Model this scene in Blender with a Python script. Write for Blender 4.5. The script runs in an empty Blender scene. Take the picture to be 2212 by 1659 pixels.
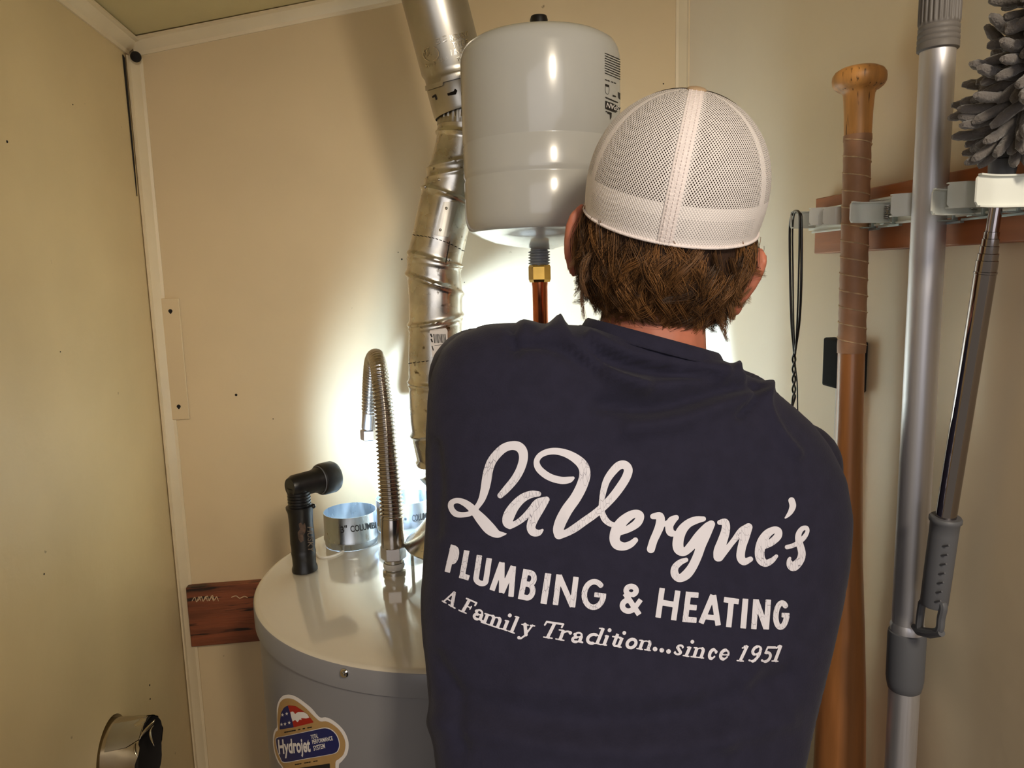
import bpy, bmesh, math, random
import numpy as np
from mathutils import Vector, Matrix
from mathutils.bvhtree import BVHTree
from mathutils.geometry import tessellate_polygon

# ---------------------------------------------------------------- camera, world, lights, exposure
F, CX, CY = 1598.0, 1106.0, 829.5
M = np.array([[0.9916176175661927, -0.04387688573301737, 0.12152908882534934],
              [-0.12657559986934877, -0.1410150493690075, 0.9818825659767928],
              [-0.0259445186901285, -0.9890346681233313, -0.1453867504283298]])
CAM = np.array([0.0, 0.0, 1.65])
scn = bpy.context.scene
COL = scn.collection
cd = bpy.data.cameras.new('camera')
cd.sensor_width = 36.0; cd.lens = F / 2212 * 36; cd.clip_start = 0.02; cd.clip_end = 50
cam = bpy.data.objects.new('camera', cd); COL.objects.link(cam)
R_, U_, B_ = M @ np.array([1, 0, 0]), M @ np.array([0, -1, 0]), M @ np.array([0, 0, -1])
cam.matrix_world = Matrix([[R_[i], U_[i], B_[i], CAM[i]] for i in range(3)] + [[0, 0, 0, 1]])
scn.camera = cam

w = bpy.data.worlds.new('world'); scn.world = w; w.use_nodes = True
w.node_tree.nodes['Background'].inputs[0].default_value = (1.0, 0.86, 0.68, 1)
w.node_tree.nodes['Background'].inputs[1].default_value = 0.20

def look(o, loc, tgt):
    o.location = loc
    o.rotation_euler = (Vector(tgt) - Vector(loc)).to_track_quat('-Z', 'Y').to_euler()
def area(name, loc, tgt, sx, sy, power, col):
    l = bpy.data.lights.new(name, 'AREA'); l.shape = 'RECTANGLE'; l.size = sx; l.size_y = sy
    l.energy = power; l.color = col
    o = bpy.data.objects.new(name, l); COL.objects.link(o); look(o, loc, tgt); return o
area('hallway_ceiling_lamp', (0.42, -0.75, 2.35), (0.05, 1.2, 1.45), 0.20, 0.26, 17.0, (1.0, 0.86, 0.66))
area('room_fill_light', (0.0, -2.3, 2.0), (0.1, 1.2, 1.5), 3.0, 1.9, 23.0, (0.97, 0.95, 1.0))  # added soft fill from behind the camera, no known window there

vs = scn.view_settings
vs.view_transform = 'Standard'; vs.look = 'None'; vs.gamma = 1.0; vs.exposure = 0.0
vs.use_curve_mapping = False

# ---------------------------------------------------------------- helpers
rng = np.random.RandomState(7)
def nz(v):
    v = np.array(v, float); return v / np.linalg.norm(v)
def ray(x, y): return M @ nz([x - CX, y - CY, F])
def atY(x, y, d): r = ray(x, y); return CAM + r * (d / r[1])
def atX(x, y, d): r = ray(x, y); return CAM + r * (d / r[0])
def atZ(x, y, z): r = ray(x, y); return CAM + r * ((z - CAM[2]) / r[2])
def proj(p):
    v = (np.asarray(p, float) - CAM) @ M
    return np.stack([CX + F * v[..., 0] / v[..., 2], CY + F * v[..., 1] / v[..., 2]], -1)
def pr(wpx, p):      # radius whose width reads wpx pixels at point p
    return wpx / 2 / F * float((np.asarray(p) - CAM) @ (M @ np.array([0, 0, 1.0])))
def srgb(r, g, b):
    return tuple(((c / 255) / 12.92 if c / 255 <= 0.04045 else ((c / 255 + 0.055) / 1.055) ** 2.4) for c in (r, g, b)) + (1.0,)

def mesh(name, V, Fc, mat=None, smooth=35, uv=None):
    me = bpy.data.meshes.new(name)
    me.from_pydata([tuple(map(float, v)) for v in V], [], [tuple(map(int, f)) for f in Fc])
    me.validate(); me.update()
    if mat: me.materials.append(mat)
    if smooth:
        me.shade_smooth()
        if smooth < 180: me.set_sharp_from_angle(angle=math.radians(smooth))
    return me

def props(o, label=None, cat=None, group=None, kind=None):
    if label: o['label'] = label
    if cat: o['category'] = cat
    if group: o['group'] = group
    if kind: o['kind'] = kind
    return o

def thing(name, label, cat, base, group=None):
    o = bpy.data.objects.new(name, None); COL.objects.link(o)
    o.location = tuple(map(float, base)); o.empty_display_size = 0.05
    o['_b'] = list(map(float, base))
    return props(o, label, cat, group)

def obj(name, geo, mat, parent=None, base=None, smooth=35, bevel=0, label=None, **k):
    V, Fc = geo
    V = np.asarray(V, float)
    if parent is not None: b = np.array(list(parent['_b']))
    else: b = np.array(base if base is not None else (V.min(0) + V.max(0)) / 2 * [1, 1, 0] + [0, 0, V[:, 2].min()], float)
    ob = b if parent is None else b
    me = mesh(name, V - ob, Fc, mat, smooth)
    o = bpy.data.objects.new(name, me); COL.objects.link(o)
    if parent is not None: o.parent = parent
    else: o.location = tuple(b)
    o['_b'] = list(map(float, b))
    if bevel:
        m = o.modifiers.new('bevel', 'BEVEL'); m.width = bevel; m.segments = 2; m.limit_method = 'ANGLE'
    if label: o['label'] = label
    return props(o, **k)

def join(*gs):
    V = []; Fc = []; n = 0
    for g in gs:
        v, f = g
        V.append(np.asarray(v, float)); Fc += [tuple(i + n for i in q) for q in f]; n += len(v)
    return np.concatenate(V), Fc

def box(x0, x1, y0, y1, z0, z1):
    V = [(x, y, z) for x in (x0, x1) for y in (y0, y1) for z in (z0, z1)]
    return np.array(V, float), [(0, 1, 3, 2), (4, 6, 7, 5), (0, 4, 5, 1), (2, 3, 7, 6), (0, 2, 6, 4), (1, 5, 7, 3)]
def obox(c, ax, sz):
    V, Fc = box(-.5, .5, -.5, .5, -.5, .5)
    A = np.array(ax, float)
    return np.asarray(c) + (V * np.array(sz)) @ A, Fc

def loft(rings, cap0=True, cap1=True, close=True):
    n = len(rings[0]); V = np.concatenate([np.asarray(r, float) for r in rings]); Fc = []
    for i in range(len(rings) - 1):
        for j in range(n if close else n - 1):
            k = (j + 1) % n
            Fc.append((i * n + j, i * n + k, (i + 1) * n + k, (i + 1) * n + j))
    if cap0: Fc.append(tuple(range(n))[::-1])
    if cap1: Fc.append(tuple((len(rings) - 1) * n + j for j in range(n)))
    return V, Fc

def frame(d, hint=(0, 0, 1)):
    d = nz(d); h = np.array(hint, float)
    if abs(d @ nz(h)) > 0.98: h = np.array([1., 0, 0])
    a = nz(np.cross(h, d)); b = np.cross(d, a); return a, b

def tube(P, R, seg=16, cap=True, sx=1.0):
    P = np.asarray(P, float); n = len(P)
    R = np.full(n, R) if np.isscalar(R) else np.asarray(R, float)
    T = np.gradient(P, axis=0); T /= np.linalg.norm(T, axis=1)[:, None] + 1e-12
    a, b = frame(T[0]); rings = []; th = np.linspace(0, 2 * math.pi, seg, endpoint=False)
    for i in range(n):
        a = nz(a - T[i] * (a @ T[i])); b = np.cross(T[i], a)
        rings.append(P[i] + R[i] * (np.cos(th)[:, None] * a * sx + np.sin(th)[:, None] * b))
    return loft(rings, cap, cap)

def lathe(prof, c, ax=(0, 0, 1), seg=32, cap=True, hint=(0, 1, 0)):
    ax = nz(ax); a, b = frame(ax, hint); th = np.linspace(0, 2 * math.pi, seg, endpoint=False)
    rings = [np.asarray(c) + ax * z + r * (np.cos(th)[:, None] * a + np.sin(th)[:, None] * b) for r, z in prof]
    return loft(rings, cap, cap)

def cat(P, n=8, closed=False):
    P = np.asarray(P, float); out = []
    N = len(P); rngi = range(N if closed else N - 1)
    g = (lambda i: P[i % N]) if closed else (lambda i: P[min(max(i, 0), N - 1)])
    for i in rngi:
        p0, p1, p2, p3 = g(i - 1), g(i), g(i + 1), g(i + 2)
        for t in np.linspace(0, 1, n, endpoint=False):
            out.append(0.5 * (2 * p1 + (p2 - p0) * t + (2 * p0 - 5 * p1 + 4 * p2 - p3) * t * t + (3 * p1 - p0 - 3 * p2 + p3) * t ** 3))
    if not closed: out.append(P[-1])
    return np.array(out)

def prism(poly, o, ax, ay, an, t):      # polygon in plane (o, ax, ay) extruded by t along an
    P = [np.asarray(o) + np.asarray(ax) * x + np.asarray(ay) * y for x, y in poly]; n = len(P)
    V = P + [p + np.asarray(an) * t for p in P]
    Fc = [tuple(reversed(range(n))), tuple(range(n, 2 * n))] + [(i, (i + 1) % n, n + (i + 1) % n, n + i) for i in range(n)]
    return np.array(V), Fc

def ellipsoid(c, ax, r, seg=24, rg=14):
    A = np.array([nz(a) for a in ax]); V = []; Fc = []
    rings = []
    for i in range(1, rg):
        p = math.pi * i / rg
        th = np.linspace(0, 2 * math.pi, seg, endpoint=False)
        L = np.stack([np.sin(p) * np.cos(th) * r[0], np.sin(p) * np.sin(th) * r[1], np.full(seg, -np.cos(p) * r[2])], 1)
        rings.append(np.asarray(c) + L @ A)
    return loft(rings)

def capsule(a, b, ra, rb, seg=16):
    a = np.asarray(a, float); b = np.asarray(b, float); d = nz(b - a); L = np.linalg.norm(b - a); pf = []
    for t in np.linspace(-80, 0, 5): pf.append((ra * math.cos(math.radians(t)), ra * math.sin(math.radians(t))))
    for t in np.linspace(0, 80, 5): pf.append((rb * math.cos(math.radians(t)), L + rb * math.sin(math.radians(t))))
    return lathe(pf, a, d, seg, hint=(0.3, 0.2, 1))

def remesh(geo, vox, smooth_it=6, fac=0.5):
    me = mesh('tmp', geo[0], geo[1], None, 0)
    o = bpy.data.objects.new('tmp', me); COL.objects.link(o)
    m = o.modifiers.new('r', 'REMESH'); m.mode = 'VOXEL'; m.voxel_size = vox; m.use_smooth_shade = True
    s = o.modifiers.new('s', 'SMOOTH'); s.iterations = smooth_it; s.factor = fac
    dg = bpy.context.evaluated_depsgraph_get(); ev = o.evaluated_get(dg); m2 = ev.to_mesh()
    n = len(m2.vertices); V = np.empty(n * 3); m2.vertices.foreach_get('co', V)
    Fc = [tuple(p.vertices) for p in m2.polygons]
    ev.to_mesh_clear(); bpy.data.objects.remove(o); bpy.data.meshes.remove(me)
    return V.reshape(-1, 3), Fc

def normals(V, Fc):
    N = np.zeros_like(V); q = np.array([f[:4] if len(f) > 3 else (f[0], f[1], f[2], f[2]) for f in Fc])
    fn = np.cross(V[q[:, 2]] - V[q[:, 0]], V[q[:, 3]] - V[q[:, 1]])
    t = q[:, 2] == q[:, 3]
    fn[t] = np.cross(V[q[t, 1]] - V[q[t, 0]], V[q[t, 2]] - V[q[t, 0]])
    for k in range(4): np.add.at(N, q[:, k], fn)
    return N / (np.linalg.norm(N, axis=1)[:, None] + 1e-12)

# ---------------------------------------------------------------- flat print engine: shapes -> distance field -> mesh laid on a surface
class Print:
    def __init__(s, x0, y0, x1, y1, st):
        s.st = st; s.xs = np.arange(x0, x1, st); s.ys = np.arange(y0, y1, st)
        s.D = np.full((len(s.ys), len(s.xs)), 1e3)
    def _w(s, ax, ay, bx, by):
        i0 = max(int((ax - s.xs[0]) / s.st) - 1, 0); i1 = min(int((bx - s.xs[0]) / s.st) + 2, len(s.xs))
        j0 = max(int((ay - s.ys[0]) / s.st) - 1, 0); j1 = min(int((by - s.ys[0]) / s.st) + 2, len(s.ys))
        return i0, i1, j0, j1
    def seg(s, a, b, ra, rb, flat=False):
        m = max(ra, rb) + 3
        i0, i1, j0, j1 = s._w(min(a[0], b[0]) - m, min(a[1], b[1]) - m, max(a[0], b[0]) + m, max(a[1], b[1]) + m)
        if i1 <= i0 or j1 <= j0: return
        X, Y = np.meshgrid(s.xs[i0:i1], s.ys[j0:j1]); dx, dy = b[0] - a[0], b[1] - a[1]; L2 = dx * dx + dy * dy + 1e-9
        t = ((X - a[0]) * dx + (Y - a[1]) * dy) / L2; tc = np.clip(t, 0, 1)
        if flat:
            L = math.sqrt(L2); per = np.abs((X - a[0]) * dy - (Y - a[1]) * dx) / L
            d = np.maximum(per - (ra + (rb - ra) * tc), np.abs(t - .5) * L - L / 2)
        else:
            d = np.hypot(X - a[0] - tc * dx, Y - a[1] - tc * dy) - (ra + (rb - ra) * tc)
        s.D[j0:j1, i0:i1] = np.minimum(s.D[j0:j1, i0:i1], d)
    def stroke(s, P, flat=False, n=6):
        P = cat(P, n) if n > 1 else np.asarray(P, float)
        for i in range(len(P) - 1): s.seg(P[i], P[i + 1], P[i][2], P[i + 1][2], flat)
    def poly(s, P, sub=False):
        P = np.asarray(P, float)
        i0, i1, j0, j1 = s._w(P[:, 0].min() - 3, P[:, 1].min() - 3, P[:, 0].max() + 3, P[:, 1].max() + 3)
        X, Y = np.meshgrid(s.xs[i0:i1], s.ys[j0:j1]); ins = np.zeros(X.shape, bool); d = np.full(X.shape, 1e3)
        for k in range(len(P)):
            a = P[k]; b = P[(k + 1) % len(P)]; e = b - a
            t = np.clip(((X - a[0]) * e[0] + (Y - a[1]) * e[1]) / (e @ e + 1e-9), 0, 1)
            d = np.minimum(d, np.hypot(X - a[0] - t * e[0], Y - a[1] - t * e[1]))
            c = ((a[1] > Y) != (b[1] > Y)); xi = a[0] + (Y - a[1]) * e[0] / (e[1] if abs(e[1]) > 1e-9 else 1e-9)
            ins ^= c & (X < xi)
        d = np.where(ins, -d, d)
        if sub: s.D[j0:j1, i0:i1] = np.maximum(s.D[j0:j1, i0:i1], -d)
        else: s.D[j0:j1, i0:i1] = np.minimum(s.D[j0:j1, i0:i1], d)
    def build(s):
        D = s.D; idx = {}; V = []; Fc = []
        neg = D < 0; cnt = neg[:-1, :-1].astype(int) + neg[1:, :-1] + neg[:-1, 1:] + neg[1:, 1:]
        def vid(key, p):
            if key not in idx: idx[key] = len(V); V.append(p)
            return idx[key]
        for j, i in zip(*np.nonzero(cnt)):
            cs = [(j, i), (j, i + 1), (j + 1, i + 1), (j + 1, i)]; f = []
            for k in range(4):
                a = cs[k]; b = cs[(k + 1) % 4]; da, db = D[a], D[b]
                if da < 0: f.append(vid(a, (s.xs[a[1]], s.ys[a[0]])))
                if (da < 0) != (db < 0):
                    t = da / (da - db)
                    f.append(vid((min(a, b), max(a, b)), (s.xs[a[1]] + t * (s.xs[b[1]] - s.xs[a[1]]), s.ys[a[0]] + t * (s.ys[b[0]] - s.ys[a[0]]))))
            f = [q for n_, q in enumerate(f) if q != f[n_ - 1]]
            if len(f) >= 3: Fc.append(tuple(f))
        return V, Fc

def lay(V2, Fc, hit, off):            # map 2-D print to a surface; drops what misses
    P = [hit(x, y) for x, y in V2]
    ok = [p is not None for p in P]; ids = {}; V = []
    for k, p in enumerate(P):
        if p is not None: ids[k] = len(V); V.append(np.asarray(p[0]) + np.asarray(p[1]) * off)
    return np.array(V), [tuple(ids[q] for q in f)[::-1] for f in Fc if all(ok[q] for q in f)]

def cyl_hit(cx, cy, r):               # ray from the camera to a vertical cylinder
    def h(x, y):
        d = ray(x, y); ox, oy = CAM[0] - cx, CAM[1] - cy
        a = d[0] ** 2 + d[1] ** 2; b = ox * d[0] + oy * d[1]; c = ox * ox + oy * oy - r * r; q = b * b - a * c
        if q < 0: return None
        p = CAM + d * ((-b - math.sqrt(q)) / a); return p, nz([p[0] - cx, p[1] - cy, 0])
    return h

def text2d(s, bold=0.0, size=1.0):
    c = bpy.data.curves.new('txt', 'FONT'); c.body = s; c.size = size; c.offset = bold; c.resolution_u = 3
    o = bpy.data.objects.new('txt', c); me = bpy.data.meshes.new_from_object(o)
    V = [(v.co.x, v.co.y) for v in me.vertices]; Fc = [tuple(p.vertices) for p in me.polygons]
    bpy.data.objects.remove(o); bpy.data.curves.remove(c); bpy.data.meshes.remove(me)
    return np.array(V), Fc
def text_px(s, bl, br, tl, bold=0.0):  # text fitted to a pixel parallelogram
    V, Fc = text2d(s, bold); mn = V.min(0); mx = V.max(0); t = (V - mn) / (mx - mn)
    bl, br, tl = map(lambda q: np.array(q, float), (bl, br, tl))
    return bl + t[:, :1] * (br - bl) + t[:, 1:] * (tl - bl), Fc

# ---------------------------------------------------------------- materials
def mat(name, col, rough=0.5, metal=0.0, var=0.0, vscale=8.0, bump=0.0, bscale=60.0, rvar=0.0, col2=None, vmin=.35, vmax=.65,
        stretch=None, sheen=0.0, coat=0.0, sss=0.0, spec=0.5, specks=None):
    m = bpy.data.materials.new(name); m.use_nodes = True; nt = m.node_tree; N = nt.nodes; L = nt.links
    b = N['Principled BSDF']; b.inputs['Base Color'].default_value = col; b.inputs['Roughness'].default_value = rough
    b.inputs['Metallic'].default_value = metal; b.inputs['Specular IOR Level'].default_value = spec
    if sheen: b.inputs['Sheen Weight'].default_value = sheen; b.inputs['Sheen Roughness'].default_value = 0.5
    if coat: b.inputs['Coat Weight'].default_value = coat; b.inputs['Coat Roughness'].default_value = 0.08
    if sss: b.inputs['Subsurface Weight'].default_value = sss; b.inputs['Subsurface Radius'].default_value = (.01, .004, .002); b.inputs['Subsurface Scale'].default_value = 0.5
    tc = N.new('ShaderNodeTexCoord'); mp = N.new('ShaderNodeMapping'); L.new(tc.outputs['Object'], mp.inputs[0])
    if stretch: mp.inputs['Scale'].default_value = stretch
    src = None
    if var or col2:
        n = N.new('ShaderNodeTexNoise'); n.inputs['Scale'].default_value = vscale; n.inputs['Detail'].default_value = 6
        L.new(mp.outputs[0], n.inputs[0])
        mr = N.new('ShaderNodeMapRange'); mr.inputs[1].default_value = vmin; mr.inputs[2].default_value = vmax; L.new(n.outputs[0], mr.inputs[0])
        mx = N.new('ShaderNodeMix'); mx.data_type = 'RGBA'; L.new(mr.outputs[0], mx.inputs[0])
        c2 = col2 if col2 else tuple(c * (1 - var) for c in col[:3]) + (1,)
        mx.inputs[6].default_value = c2; mx.inputs[7].default_value = col
        src = mx.outputs[2]
    if specks:
        v = N.new('ShaderNodeTexNoise'); v.inputs['Scale'].default_value = specks[0]; v.inputs['Detail'].default_value = 4; L.new(mp.outputs[0], v.inputs[0])
        mr = N.new('ShaderNodeMapRange'); mr.inputs[1].default_value = specks[1]; mr.inputs[2].default_value = specks[1] + specks[3]; L.new(v.outputs[0], mr.inputs[0])
        mx = N.new('ShaderNodeMix'); mx.data_type = 'RGBA'; L.new(mr.outputs[0], mx.inputs[0])
        if src: L.new(src, mx.inputs[6])
        else: mx.inputs[6].default_value = col
        mx.inputs[7].default_value = specks[2]; src = mx.outputs[2]
    if src: L.new(src, b.inputs['Base Color'])
    if rvar:
        n = N.new('ShaderNodeTexNoise'); n.inputs['Scale'].default_value = vscale * 1.7; L.new(mp.outputs[0], n.inputs[0])
        mr = N.new('ShaderNodeMapRange'); mr.inputs[1].default_value = .3; mr.inputs[2].default_value = .7
        mr.inputs[3].default_value = max(rough - rvar, .02); mr.inputs[4].default_value = rough + rvar
        L.new(n.outputs[0], mr.inputs[0]); L.new(mr.outputs[0], b.inputs['Roughness'])
    if bump:
        n = N.new('ShaderNodeTexNoise'); n.inputs['Scale'].default_value = bscale; n.inputs['Detail'].default_value = 5; L.new(mp.outputs[0], n.inputs[0])
        bp = N.new('ShaderNodeBump'); bp.inputs['Strength'].default_value = bump; bp.inputs['Distance'].default_value = 0.002
        L.new(n.outputs[0], bp.inputs['Height']); L.new(bp.outputs[0], b.inputs['Normal'])
    return m

WALLC = srgb(213, 190, 151)
M_wall = mat('cream_wall_paint', WALLC, .55, var=.10, vscale=3, bump=.25, bscale=35, specks=(38, .74, srgb(120, 96, 66), .05))
M_wall_l = mat('yellowed_wall_paint', srgb(212, 187, 140), .5, var=.10, vscale=4, bump=.35, bscale=45, specks=(30, .74, srgb(120, 96, 62), .05))
M_wall_r = mat('tan_wall_paint', srgb(232, 214, 182), .5, var=.06, vscale=3, bump=.25, bscale=30)
M_ceil = mat('ceiling_paint', srgb(198, 178, 128), .8, var=.08, vscale=5, bump=.2)
M_trim = mat('trim_paint', srgb(220, 200, 164), .4, var=.06, vscale=12, bump=.2, bscale=50)
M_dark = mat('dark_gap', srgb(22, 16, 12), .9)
M_matte = mat('matte_black_plastic', srgb(20, 21, 24), .8, spec=.15)
M_black = mat('black_plastic', srgb(16, 16, 18), .36, bump=.1, bscale=200)
M_floor = mat('floor_vinyl', srgb(120, 100, 78), .5, var=.2, vscale=6)
M_galv = mat('galvanised_steel', srgb(226, 222, 212), .27, 1.0, var=.35, vscale=22, rvar=.08, bump=.05, bscale=22, specks=(60, .66, srgb(95, 82, 62), .08))
M_galv_b = mat('dull_aluminium_vent', srgb(188, 184, 174), .36, 1.0, var=.15, vscale=14, rvar=.06)
M_galv_r = mat('bright_galvanised_ring', srgb(200, 208, 214), .32, 1.0, var=.25, vscale=30, rvar=.1, stretch=(1, 1, .25))
M_steel = mat('stainless_flex', srgb(186, 180, 174), .18, 1.0, var=.1, vscale=30)
M_chromed = mat('dark_reflection_chrome', srgb(160, 154, 156), .06, 1.0)  # chrome with its base darkened to stand in for dark room reflections
M_chrome = mat('chrome', srgb(205, 202, 200), .07, 1.0)
M_alu = mat('brushed_aluminium', srgb(214, 213, 218), .46, .85, var=.05, vscale=200, stretch=(1, 1, .02), rvar=.05)
M_greyP = mat('grey_plastic', srgb(112, 108, 106), .55, bump=.1, bscale=150)
M_greyD = mat('dark_grey_plastic', srgb(92, 94, 100), .5)
M_tank = mat('tank_enamel', srgb(182, 183, 180), .22, coat=.5, bump=.04, bscale=18)
M_tankn = mat('tank_nipple_enamel', srgb(150, 160, 170), .3)
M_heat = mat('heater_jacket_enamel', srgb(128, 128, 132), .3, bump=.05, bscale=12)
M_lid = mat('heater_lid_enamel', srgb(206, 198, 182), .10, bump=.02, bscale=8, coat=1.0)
M_brass = mat('brass', srgb(212, 170, 85), .25, 1.0, var=.2, vscale=40)
M_copper = mat('copper', srgb(205, 120, 78), .24, 1.0, var=.45, vscale=35, rvar=.1, stretch=(1, 1, .4))
M_ptfe = mat('white_thread_tape', srgb(225, 222, 215), .6, bump=.3, bscale=120)
M_white = mat('white_vinyl', srgb(228, 224, 216), .5)
M_label = mat('white_label', srgb(226, 222, 220), .45)
M_ink = mat('black_ink', srgb(28, 26, 26), .6)
M_inkg = mat('grey_ink', srgb(96, 94, 92), .6)
M_gold = mat('label_gold', srgb(176, 142, 92), .4, var=.1, vscale=40)
M_navyL = mat('label_navy', srgb(22, 32, 92), .4)
M_red = mat('label_red', srgb(165, 30, 24), .4)
M_board = mat('stained_wood_board', srgb(182, 108, 58), .42, var=.28, vscale=14, stretch=(1, .35, 4), bump=.1)
M_board2 = mat('old_dark_wood', srgb(140, 76, 46), .5, col2=srgb(92, 50, 30), vscale=9, stretch=(.5, 1, 5), bump=.25, specks=(16, .6, srgb(40, 24, 16), .06))
M_bat = mat('worn_bat_wood', srgb(176, 116, 66), .35, var=.28, vscale=16, stretch=(4, 4, .35), coat=.3)
M_batl = mat('worn_bat_handle_wood', srgb(212, 152, 84), .45, var=.35, vscale=20, stretch=(4, 4, .5), specks=(55, .6, srgb(85, 55, 30), .08))
M_tape = mat('brown_grip_tape', srgb(180, 134, 100), .55, var=.3, vscale=25, bump=.3, bscale=90)
M_tapel = mat('frayed_tape_edge', srgb(222, 190, 150), .8, var=.4, vscale=120)
M_clip = mat('powder_coated_clip', srgb(236, 240, 234), .3)
M_clipb = mat('zinc_bracket', srgb(176, 190, 192), .3, .6)
M_wire = mat('black_wire', srgb(24, 22, 22), .3)
M_micro = mat('grey_microfibre', srgb(112, 106, 102), .95, var=.3, vscale=60, bump=1.0, bscale=400, sheen=.4)
M_foil = mat('duct_foil', srgb(200, 190, 172), .16, 1.0, var=.2, vscale=18, bump=.5, bscale=14)
M_shirt = mat('navy_cotton', srgb(42, 41, 60), .88, var=.14, vscale=60, bump=.25, bscale=500, sheen=.08, spec=.2)
M_skin = mat('skin', srgb(208, 130, 104), .5, var=.18, vscale=40, sss=.25, bump=.1, bscale=180)
M_jeans = mat('blue_denim', srgb(48, 62, 92), .85, var=.25, vscale=80, bump=.3, bscale=300)
M_boot = mat('brown_leather', srgb(84, 58, 38), .5, var=.2, vscale=20)
M_tan = mat('tan_cap_cotton', srgb(178, 152, 122), .8, bump=.3, bscale=300)
M_capw = mat('white_cap_binding', srgb(250, 240, 240), .7, bump=.6, bscale=350, var=.06, vscale=200)

def mat_print():
    m = mat('cracked_white_print', srgb(232, 226, 232), .6)
    nt = m.node_tree; N = nt.nodes; L = nt.links; b = N['Principled BSDF']
    tc = N.new('ShaderNodeTexCoord'); mp = N.new('ShaderNodeMapping'); mp.inputs['Scale'].default_value = (3.5, 3.5, .5); L.new(tc.outputs['Object'], mp.inputs[0])
    v = N.new('ShaderNodeTexVoronoi'); v.feature = 'DISTANCE_TO_EDGE'; v.inputs['Scale'].default_value = 85; L.new(mp.outputs[0], v.inputs[0])
    a = N.new('ShaderNodeMapRange'); a.inputs[1].default_value = .0; a.inputs[2].default_value = .035; L.new(v.outputs['Distance'], a.inputs[0])
    n = N.new('ShaderNodeTexNoise'); n.inputs['Scale'].default_value = 22; L.new(tc.outputs['Object'], n.inputs[0])
    c = N.new('ShaderNodeMapRange'); c.inputs[1].default_value = .5; c.inputs[2].default_value = .62; c.inputs[3].default_value = 1; c.inputs[4].default_value = 0; L.new(n.outputs[0], c.inputs[0])
    x = N.new('ShaderNodeMath'); x.operation = 'MAXIMUM'; L.new(a.outputs[0], x.inputs[0]); L.new(c.outputs[0], x.inputs[1])
    mx = N.new('ShaderNodeMix'); mx.data_type = 'RGBA'; L.new(x.outputs[0], mx.inputs[0])
    mx.inputs[6].default_value = srgb(110, 106, 128); mx.inputs[7].default_value = srgb(230, 228, 240); L.new(mx.outputs[2], b.inputs['Base Color'])
    return m
M_print = mat_print()

def mat_capmesh():
    m = mat('white_cap_mesh', srgb(252, 246, 246), .6); nt = m.node_tree; N = nt.nodes; L = nt.links; b = N['Principled BSDF']
    uv = N.new('ShaderNodeUVMap'); uv.uv_map = 'UVMap'; sp = N.new('ShaderNodeSeparateXYZ'); L.new(uv.outputs[0], sp.inputs[0])
    def mt(op, a, c):
        q = N.new('ShaderNodeMath'); q.operation = op
        for k, s_ in enumerate((a, c)):
            if s_ is None: continue
            if isinstance(s_, (int, float)): q.inputs[k].default_value = s_
            else: L.new(s_, q.inputs[k])
        return q.outputs[0]
    k = math.pi / 0.0031
    A = mt('MULTIPLY', mt('ADD', sp.outputs[0], mt('MULTIPLY', sp.outputs[1], .8)), k); B2 = mt('MULTIPLY', mt('SUBTRACT', sp.outputs[0], mt('MULTIPLY', sp.outputs[1], .8)), k)
    h = mt('MULTIPLY', mt('ABSOLUTE', mt('SINE', A, None), None), mt('ABSOLUTE', mt('SINE', B2, None), None))
    at = N.new('ShaderNodeAttribute'); at.attribute_name = 'solid'
    thr = mt('ADD', mt('MULTIPLY', at.outputs['Fac'], .8), .60)
    hole = mt('GREATER_THAN', h, thr)
    al = mt('SUBTRACT', 1.0, hole); L.new(al, b.inputs['Alpha'])
    bp = N.new('ShaderNodeBump'); bp.inputs['Strength'].default_value = .6; bp.inputs['Distance'].default_value = .001; bp.invert = True
    L.new(h, bp.inputs['Height']); L.new(bp.outputs[0], b.inputs['Normal'])
    return m
M_capmesh = mat_capmesh()

def mat_hair():
    m = mat('auburn_hair', srgb(120, 76, 42), .42); nt = m.node_tree; N = nt.nodes; L = nt.links; b = N['Principled BSDF']
    at = N.new('ShaderNodeAttribute'); at.attribute_name = 'tone'
    mx = N.new('ShaderNodeMix'); mx.data_type = 'RGBA'; L.new(at.outputs['Fac'], mx.inputs[0])
    mx.inputs[6].default_value = srgb(50, 33, 21); mx.inputs[7].default_value = srgb(160, 112, 66); L.new(mx.outputs[2], b.inputs['Base Color'])
    return m
M_hair = mat_hair()
M_scalp = mat('dark_hair_underlayer', srgb(66, 42, 27), .7, var=.3, vscale=60, stretch=(3, 3, .4), bump=.8, bscale=220)
# ---------------------------------------------------------------- the closet
WL, WR, WB = -0.5365, 0.5897, 1.60
def ceil_z(x): return 2.118 + (x - WL) * 0.205
S = dict(kind='structure')
obj('floor', box(WL - .1, WR + .1, -1.0, WB + .1, -.06, 0), M_floor, **S)
ye = 0.50
V, Fc = box(WL - .1, WR + .1, -.1, WB + .1, 0, .05)
V = np.array([(x, y, ceil_z(x) + z) for x, y, z in V]); obj('ceiling', (V, Fc), M_ceil, **S)
wb = obj('wall_back', box(WL - .1, WR + .1, WB, WB + .1, 0, 2.42), M_wall, **S)
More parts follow.
